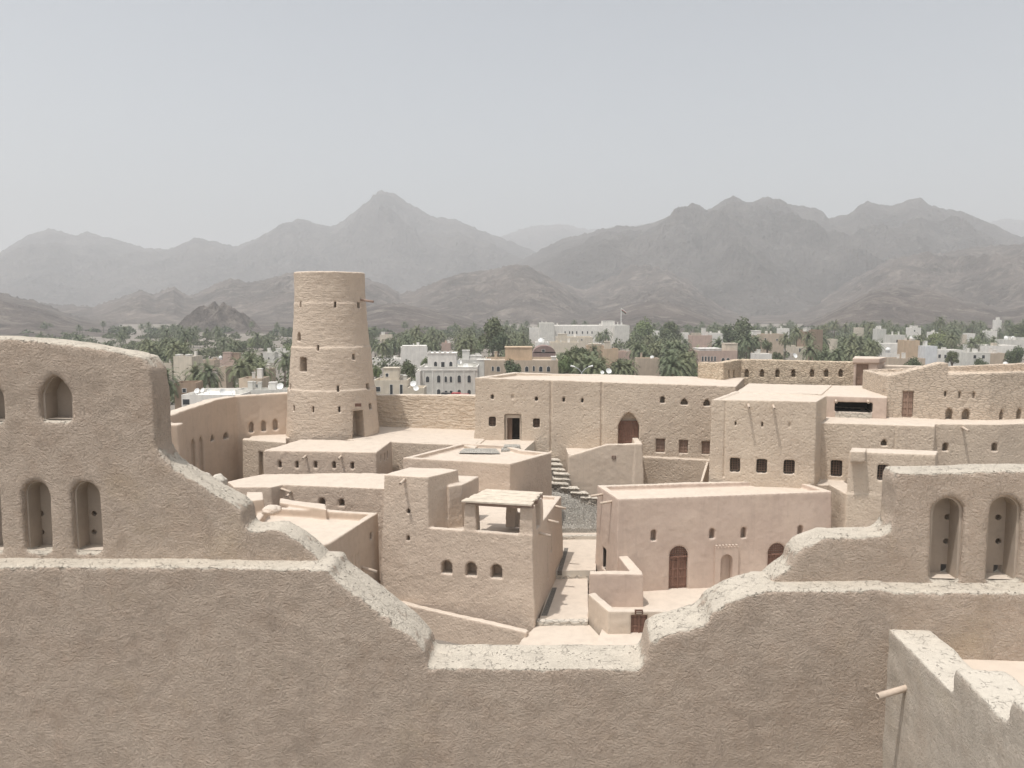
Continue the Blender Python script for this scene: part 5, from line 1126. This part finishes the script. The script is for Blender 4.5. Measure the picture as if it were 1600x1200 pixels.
def trunk_mesh(seed, h, r0, limbs=False, spread=2.0):
    r = random.Random(seed); m = MB(); p = Vector((0, 0, -.3)); dx, dy = r.uniform(-.5, .5), r.uniform(-.3, .3); last = p
    for k in range(1, 5):
        q = Vector((dx * (k / 4) ** 2, dy * (k / 4) ** 2, h * k / 4)); m.tube(last, q, r0 * (1 - .12 * (k - 1)), r0 * (1 - .12 * k), 8, cap=(k in (1, 4))); last = q
    if limbs:
        for k in range(6):
            a = k * 1.05 + r.random(); m.tube((dx * .5, dy * .5, h * .7), (math.cos(a) * spread, math.sin(a) * spread, h * (1.1 + .2 * r.random())), r0 * .45, r0 * .15, 6)
    else: m.tube(last, last + Vector((0, 0, .5)), r0 * 1.1, r0 * .8, 8)
    return m.mesh(True), last
PV = []
for i in range(5):
    h = 8.0; tm, top = trunk_mesh(20 + i, h, .24); tm.materials.append(M['bark']); g = palm_crown(30 + i); g.materials.append(M['frond']); dm = palm_crown(60 + i, 12, 2.2)
    for v_ in dm.vertices: v_.co.z = -abs(v_.co.z) * .8 - abs(v_.co.x) * .5 - abs(v_.co.y) * .4; v_.co.x *= .5; v_.co.y *= .5
    dm.materials.append(M['deadfrond']); PV.append((tm, g, dm, top, h))
BV = []
for i in range(4):
    tm, top = trunk_mesh(80 + i, 3.4, .28, True); tm.materials.append(M['bark']); g = blob_crown(90 + i, 3.6, 3.2, 16, 2600, .34); g.materials.append(M['leafd'] if i < 3 else M['leafl']); BV.append((tm, g))
def palm(label, group, px, ytop, d, sc=None, r=random):
    zt = max(5.0, W(px, ytop, d)[2]); sc = sc or r.uniform(.95, 1.25); tm, g, dm, top, h = r.choice(PV); x, y, _ = W(px, 560, d); ch = zt - 2.4 * sc
    t = thing('date_palm', label, 'palm tree', (x, y, 0), r.uniform(0, 6.28), group)
    a = bpy.data.objects.new('trunk', tm); a.scale = (sc, sc, ch / h); b = bpy.data.objects.new('crown', g); b.location = (top.x * sc, top.y * sc, ch + .3); b.scale = (sc, sc, sc); c = bpy.data.objects.new('dry_skirt', dm); c.location = b.location; c.scale = (sc, sc, sc)
    for o in (a, b, c): SC.collection.objects.link(o); o.parent = t
    return t
def btree(label, group, px, ytop, d, wpx, light=False, r=random, name='broadleaf_tree'):
    zt = W(px, ytop, d)[2]; k = wpx * d / F / 7.2; tm, g = BV[3] if light else r.choice(BV[:3]); x, y, _ = W(px, 560, d)
    t = thing(name, label, 'tree', (x, y, 0), r.uniform(0, 6.28), group); zk = max(.5, min(k * 1.25, zt / 4.0)); cz = zt - 3.0 * zk
    a = bpy.data.objects.new('trunk', tm); a.scale = (k, k, max(.3, cz / 3.4)); b = bpy.data.objects.new('crown', g); b.location = (0, 0, cz); b.scale = (k, k, zk)
    for o in (a, b): SC.collection.objects.link(o); o.parent = t
    return t
tr_ = random.Random(99)
# trees with a place of their own
btree('big dark feathery tree standing alone behind the beige villa', None, 770, 503, 300, 48, r=tr_); btree('lower dark tree leaning against the right of the big feathery tree', None, 779, 523, 292, 30, r=tr_)
for lab, px, yt, d, w, l in (('round dark tree on the skyline right of the palace', 1043, 506, 420, 34, 0), ('pale green tree right of the palace wing', 1003, 503, 450, 36, 1), ('wide green tree over the pinkish houses', 1158, 503, 400, 44, 0), ('second wide green tree joined to the first over the pinkish houses', 1140, 512, 380, 30, 0),
    ('light green round tree among the palms at the right', 1462, 522, 400, 34, 1), ('green bushy tree behind the cream villa', 637, 567, 190, 26, 0), ('light green tree beside the tower on its right', 588, 574, 200, 16, 1), ('dark low tree in front of the arched windows of the beige villa', 801, 566, 185, 30, 0),
    ('light green tree at the right end of the beige villa', 885, 560, 190, 26, 1), ('dark dense tree right of the beige villa', 912, 548, 215, 34, 0), ('dark tree behind the light green tree at the end of the beige villa', 893, 545, 235, 30, 0), ('dark bush before the long white house', 1488, 551, 250, 20, 0), ('low dark shrub over the roof ridge of the gate house', 1427, 562, 200, 26, 0),
    ('small round tree on a thin trunk in front of the tan house', 1198, 533, 300, 17, 0), ('greyish shrub left of the turret house', 1215, 552, 240, 18, 0), ('green tree near the right edge', 1590, 510, 430, 26, 0), ('dark tree low at the right edge', 1585, 545, 250, 30, 0), ('pale green tree over the low white houses left of the tower', 400, 528, 480, 30, 1), ('dark spreading tree left of the tower behind the houses', 372, 535, 430, 34, 0), ('dark tree behind the end of the left merlon', 248, 545, 330, 26, 0),
    ('brownish shrub below the pale greenish house', 1533, 563, 230, 22, 0), ('light tree by the small white house left of the long beige villa', 664, 560, 265, 14, 1)):
    btree(lab, 'single trees of the town', px, yt, d, w, bool(l), tr_)
for lab, px, yt, d in (('tall palm standing above the others left of the tower', 290, 518, 330), ('palm with a dark trunk in full view at the left end of the curved wall', 257, 577, 150), ('large spreading palm left of the tower', 372, 562, 185), ('palm with bare drooping fronds right of the large spreading one', 406, 568, 190), ('palm brushing the left side of the tower', 444, 550, 215),
    ('broad palm between the beige block and the large spreading palm', 328, 568, 190), ('broad palm right behind the brown house', 305, 572, 195), ('tall palm on the skyline right of the tower', 652, 510, 380), ('palm in front of the palace', 946, 516, 400), ('second palm in front of the palace', 936, 519, 410), ('palm with a dry skirt below the palace', 994, 538, 280),
    ('palm right of the tan turret house', 1266, 537, 235), ('left palm of the pair behind the tan house', 1243, 513, 330), ('right palm of the pair behind the tan house', 1264, 520, 325), ('palm left of the pink and white villa roof', 1122, 528, 290), ('tall palm right of the square upper room', 1178, 524, 290), ('palm leaning over the square upper room', 1166, 523, 285), ('tall palm above all others at the right', 1467, 495, 430), ('palm on a long trunk before the tan house', 1226, 521, 310), ('palm right of the small cream turret below the palace', 931, 540, 290)):
    palm(lab, 'single palms of the town', px, yt, d, r=tr_)
def clear(px, yt, d, half, hh):
    for a, b, y0, y1, hd in HS:
        if hd > d - 2 and px + half * .7 > a and px - half * .7 < b and yt < y1 and yt + hh > y0: return False
        if abs(hd - d) < 9 and a - 4 < px < b + 4: return False
    return True
zones = [((228, 455, 528, 548, 26), 'date palm in the grove on the far left, between the left merlon and the tower'), ((240, 452, 550, 566, 16), 'date palm among the houses left of the tower'), ((576, 745, 512, 534, 38), 'date palm in the line of palms right of the tower, below the hills'),
         ((782, 850, 510, 526, 14), 'date palm in the clump left of the white palace'), ((985, 1090, 516, 545, 26), 'date palm in the grove right of the palace'), ((868, 1092, 547, 566, 34), 'date palm in the near grove right behind the long wing'), ((1100, 1262, 508, 536, 14), 'date palm among the houses above the rubble battlement'),
         ((1276, 1388, 500, 552, 46), 'date palm in the dense grove right of the brown square house'), ((1340, 1500, 504, 524, 24), 'date palm on the skyline above the ochre houses'), ((1455, 1640, 500, 540, 44), 'date palm in the grove at the right edge')]
for (x0, x1, y0, y1, n), lab in zones:
    k = 0; tries = 0
    while k < n and tries < n * 30:
        tries += 1; px, yt = tr_.uniform(x0, x1), tr_.uniform(y0, y1); hgt = tr_.uniform(8.5, 12.5); d = (CZ - hgt) / max(.012, -slope(yt))
        if d > 640: d = tr_.uniform(480, 640)
        if not clear(px, yt, d, 3.6 * F / d, 7 * F / d): continue
        o = palm(lab, lab.replace('date palm', 'date palms'), px, yt, d, r=tr_); REC.append((o, ('tall' if hgt > 11.2 else 'short' if hgt < 9.6 else 'middling') + ' date palm ' + place_words(px, d), px, d)); k += 1
zb = [((230, 455, 540, 560, 14), 'bushy tree between the palms left of the tower'), ((576, 745, 526, 540, 12), 'bushy tree between the palms right of the tower'), ((870, 1090, 552, 572, 14), 'bushy tree in the near grove behind the long wing'), ((985, 1090, 524, 548, 10), 'bushy tree between the palms right of the palace'), ((1276, 1388, 520, 556, 14), 'bushy tree in the dense grove right of the brown square house'), ((1440, 1640, 512, 545, 18), 'bushy tree between the palms at the right edge'), ((1100, 1262, 520, 545, 8), 'bushy tree among the houses above the rubble battlement')]
for (x0, x1, y0, y1, n), lab in zb:
    k = 0; tries = 0
    while k < n and tries < n * 30:
        tries += 1; px, yt = tr_.uniform(x0, x1), tr_.uniform(y0, y1); hgt = tr_.uniform(5, 8); d = min(600, (CZ - hgt) / max(.012, -slope(yt))); wp = tr_.uniform(6, 9) * F / d
        if not clear(px, yt, d, wp / 2, wp): continue
        lt = tr_.random() < .3; o = btree(lab, lab.replace('bushy tree', 'bushy trees'), px, yt, d, wp, lt, tr_); REC.append((o, ('light' if lt else 'dark') + ' bushy tree ' + place_words(px, d), px, d)); k += 1
settle()
# scrub and far-off greenery nobody could count
def scrub(name, spots, mat, seed, size):
    r = random.Random(seed); V = []; Fc = []
    for px, d, rad, h in spots:
        x0, y0, _ = W(px, 560, d)
        for _ in range(int(70 * (rad / 2.5) ** 1.2)):
            a = r.uniform(0, 6.28); q = math.sqrt(r.random()) * rad; p = Vector((x0 + math.cos(a) * q, y0 + math.sin(a) * q, h * r.random() * (1 - .6 * (q / rad) ** 2))); nn = Vector((r.gauss(0, 1), r.gauss(0, 1), r.gauss(0, 1) + .3)).normalized()
            a_ = nn.orthogonal().normalized(); b_ = nn.cross(a_); s = size * r.uniform(.6, 1.4) * (1 + d / 700); n0 = len(V); V += [p - a_ * s, p + b_ * s * .6, p + a_ * s, p - b_ * s * .6]; Fc.append((n0, n0 + 1, n0 + 2, n0 + 3))
    return tag(link(name, mk(V, Fc), mat), kind='stuff')
sr = random.Random(5); sp = []
while len(sp) < 850:
    px = sr.uniform(40, 1640); d = 150 + 520 * sr.random() ** .8
    if any(a - 3 < px < b + 3 and hd > d - 6 and W(px, y1, hd)[2] < 24 and (CZ - 4) / d * F + 480 > y0 and (CZ - 5) / d * F + 480 < y1 + 4 for a, b, y0, y1, hd in HS): continue
    sp.append((px, d, sr.uniform(2.5, 5), sr.uniform(2.5, 6)))
scrub('scrub', sp, M['leafd'], 1, .38)
sp = [(sr.uniform(-100, 1700), sr.uniform(640, 780), sr.uniform(4, 8), sr.uniform(4, 8)) for _ in range(170)]
scrub('far_scrub', sp, M['leafd'], 2, .55)
V = []; Fc = []; n = 0                        # beyond the three hundred largest palms: the far grove as one mass
while n < 230:
    px = sr.choice([sr.uniform(60, 760), sr.uniform(770, 1120), sr.uniform(1090, 1700), sr.uniform(1280, 1700)]); d = sr.uniform(330, 760); hgt = sr.uniform(7, 12); yt = 480 + (CZ - hgt) / d * F
    if any(a - 3 < px < b + 3 and hd > d - 6 and yt < y1 and yt + 9 * F / d > y0 for a, b, y0, y1, hd in HS): continue
    g = PV[n % 5][1]; x, y, _ = W(px, 560, d); s_ = sr.uniform(.9, 1.2); az = sr.uniform(0, 6.28); ca, sa = math.cos(az) * s_, math.sin(az) * s_; k0 = len(V)
    for i, q in enumerate(g.vertices):
        V.append((x + q.co.x * ca - q.co.y * sa, y + q.co.x * sa + q.co.y * ca, hgt - 2 + q.co.z * s_))
    Fc += [tuple(i + k0 for i in p_.vertices) for p_ in g.polygons]
    k0 = len(V); V += [(x - .2, y, 0), (x + .2, y, 0), (x + .2, y, hgt - 2), (x - .2, y, hgt - 2), (x, y - .2, 0), (x, y + .2, 0), (x, y + .2, hgt - 2), (x, y - .2, hgt - 2)]; Fc += [(k0, k0 + 1, k0 + 2, k0 + 3), (k0 + 4, k0 + 5, k0 + 6, k0 + 7)]; n += 1
tag(link('distant_palm_grove', mk(V, Fc), M['frond']), kind='stuff')

# ================================================================ HAZE
hm_, nt, b = newmat('dusty_air'); nt.nodes.remove(b); vol = nt.nodes.new('ShaderNodeVolumePrincipled'); vol.inputs['Density'].default_value = 0.00031; vol.inputs['Color'].default_value = (0.93, 0.945, 0.96, 1); vol.inputs['Anisotropy'].default_value = 0.15
nt.links.new(vol.outputs[0], nt.nodes['Material Output'].inputs['Volume'])
hz = MB(); hz.box(-9000, 9000, -400, 8200, -4, 640); tag(hz.build('haze', hm_), kind='stuff')
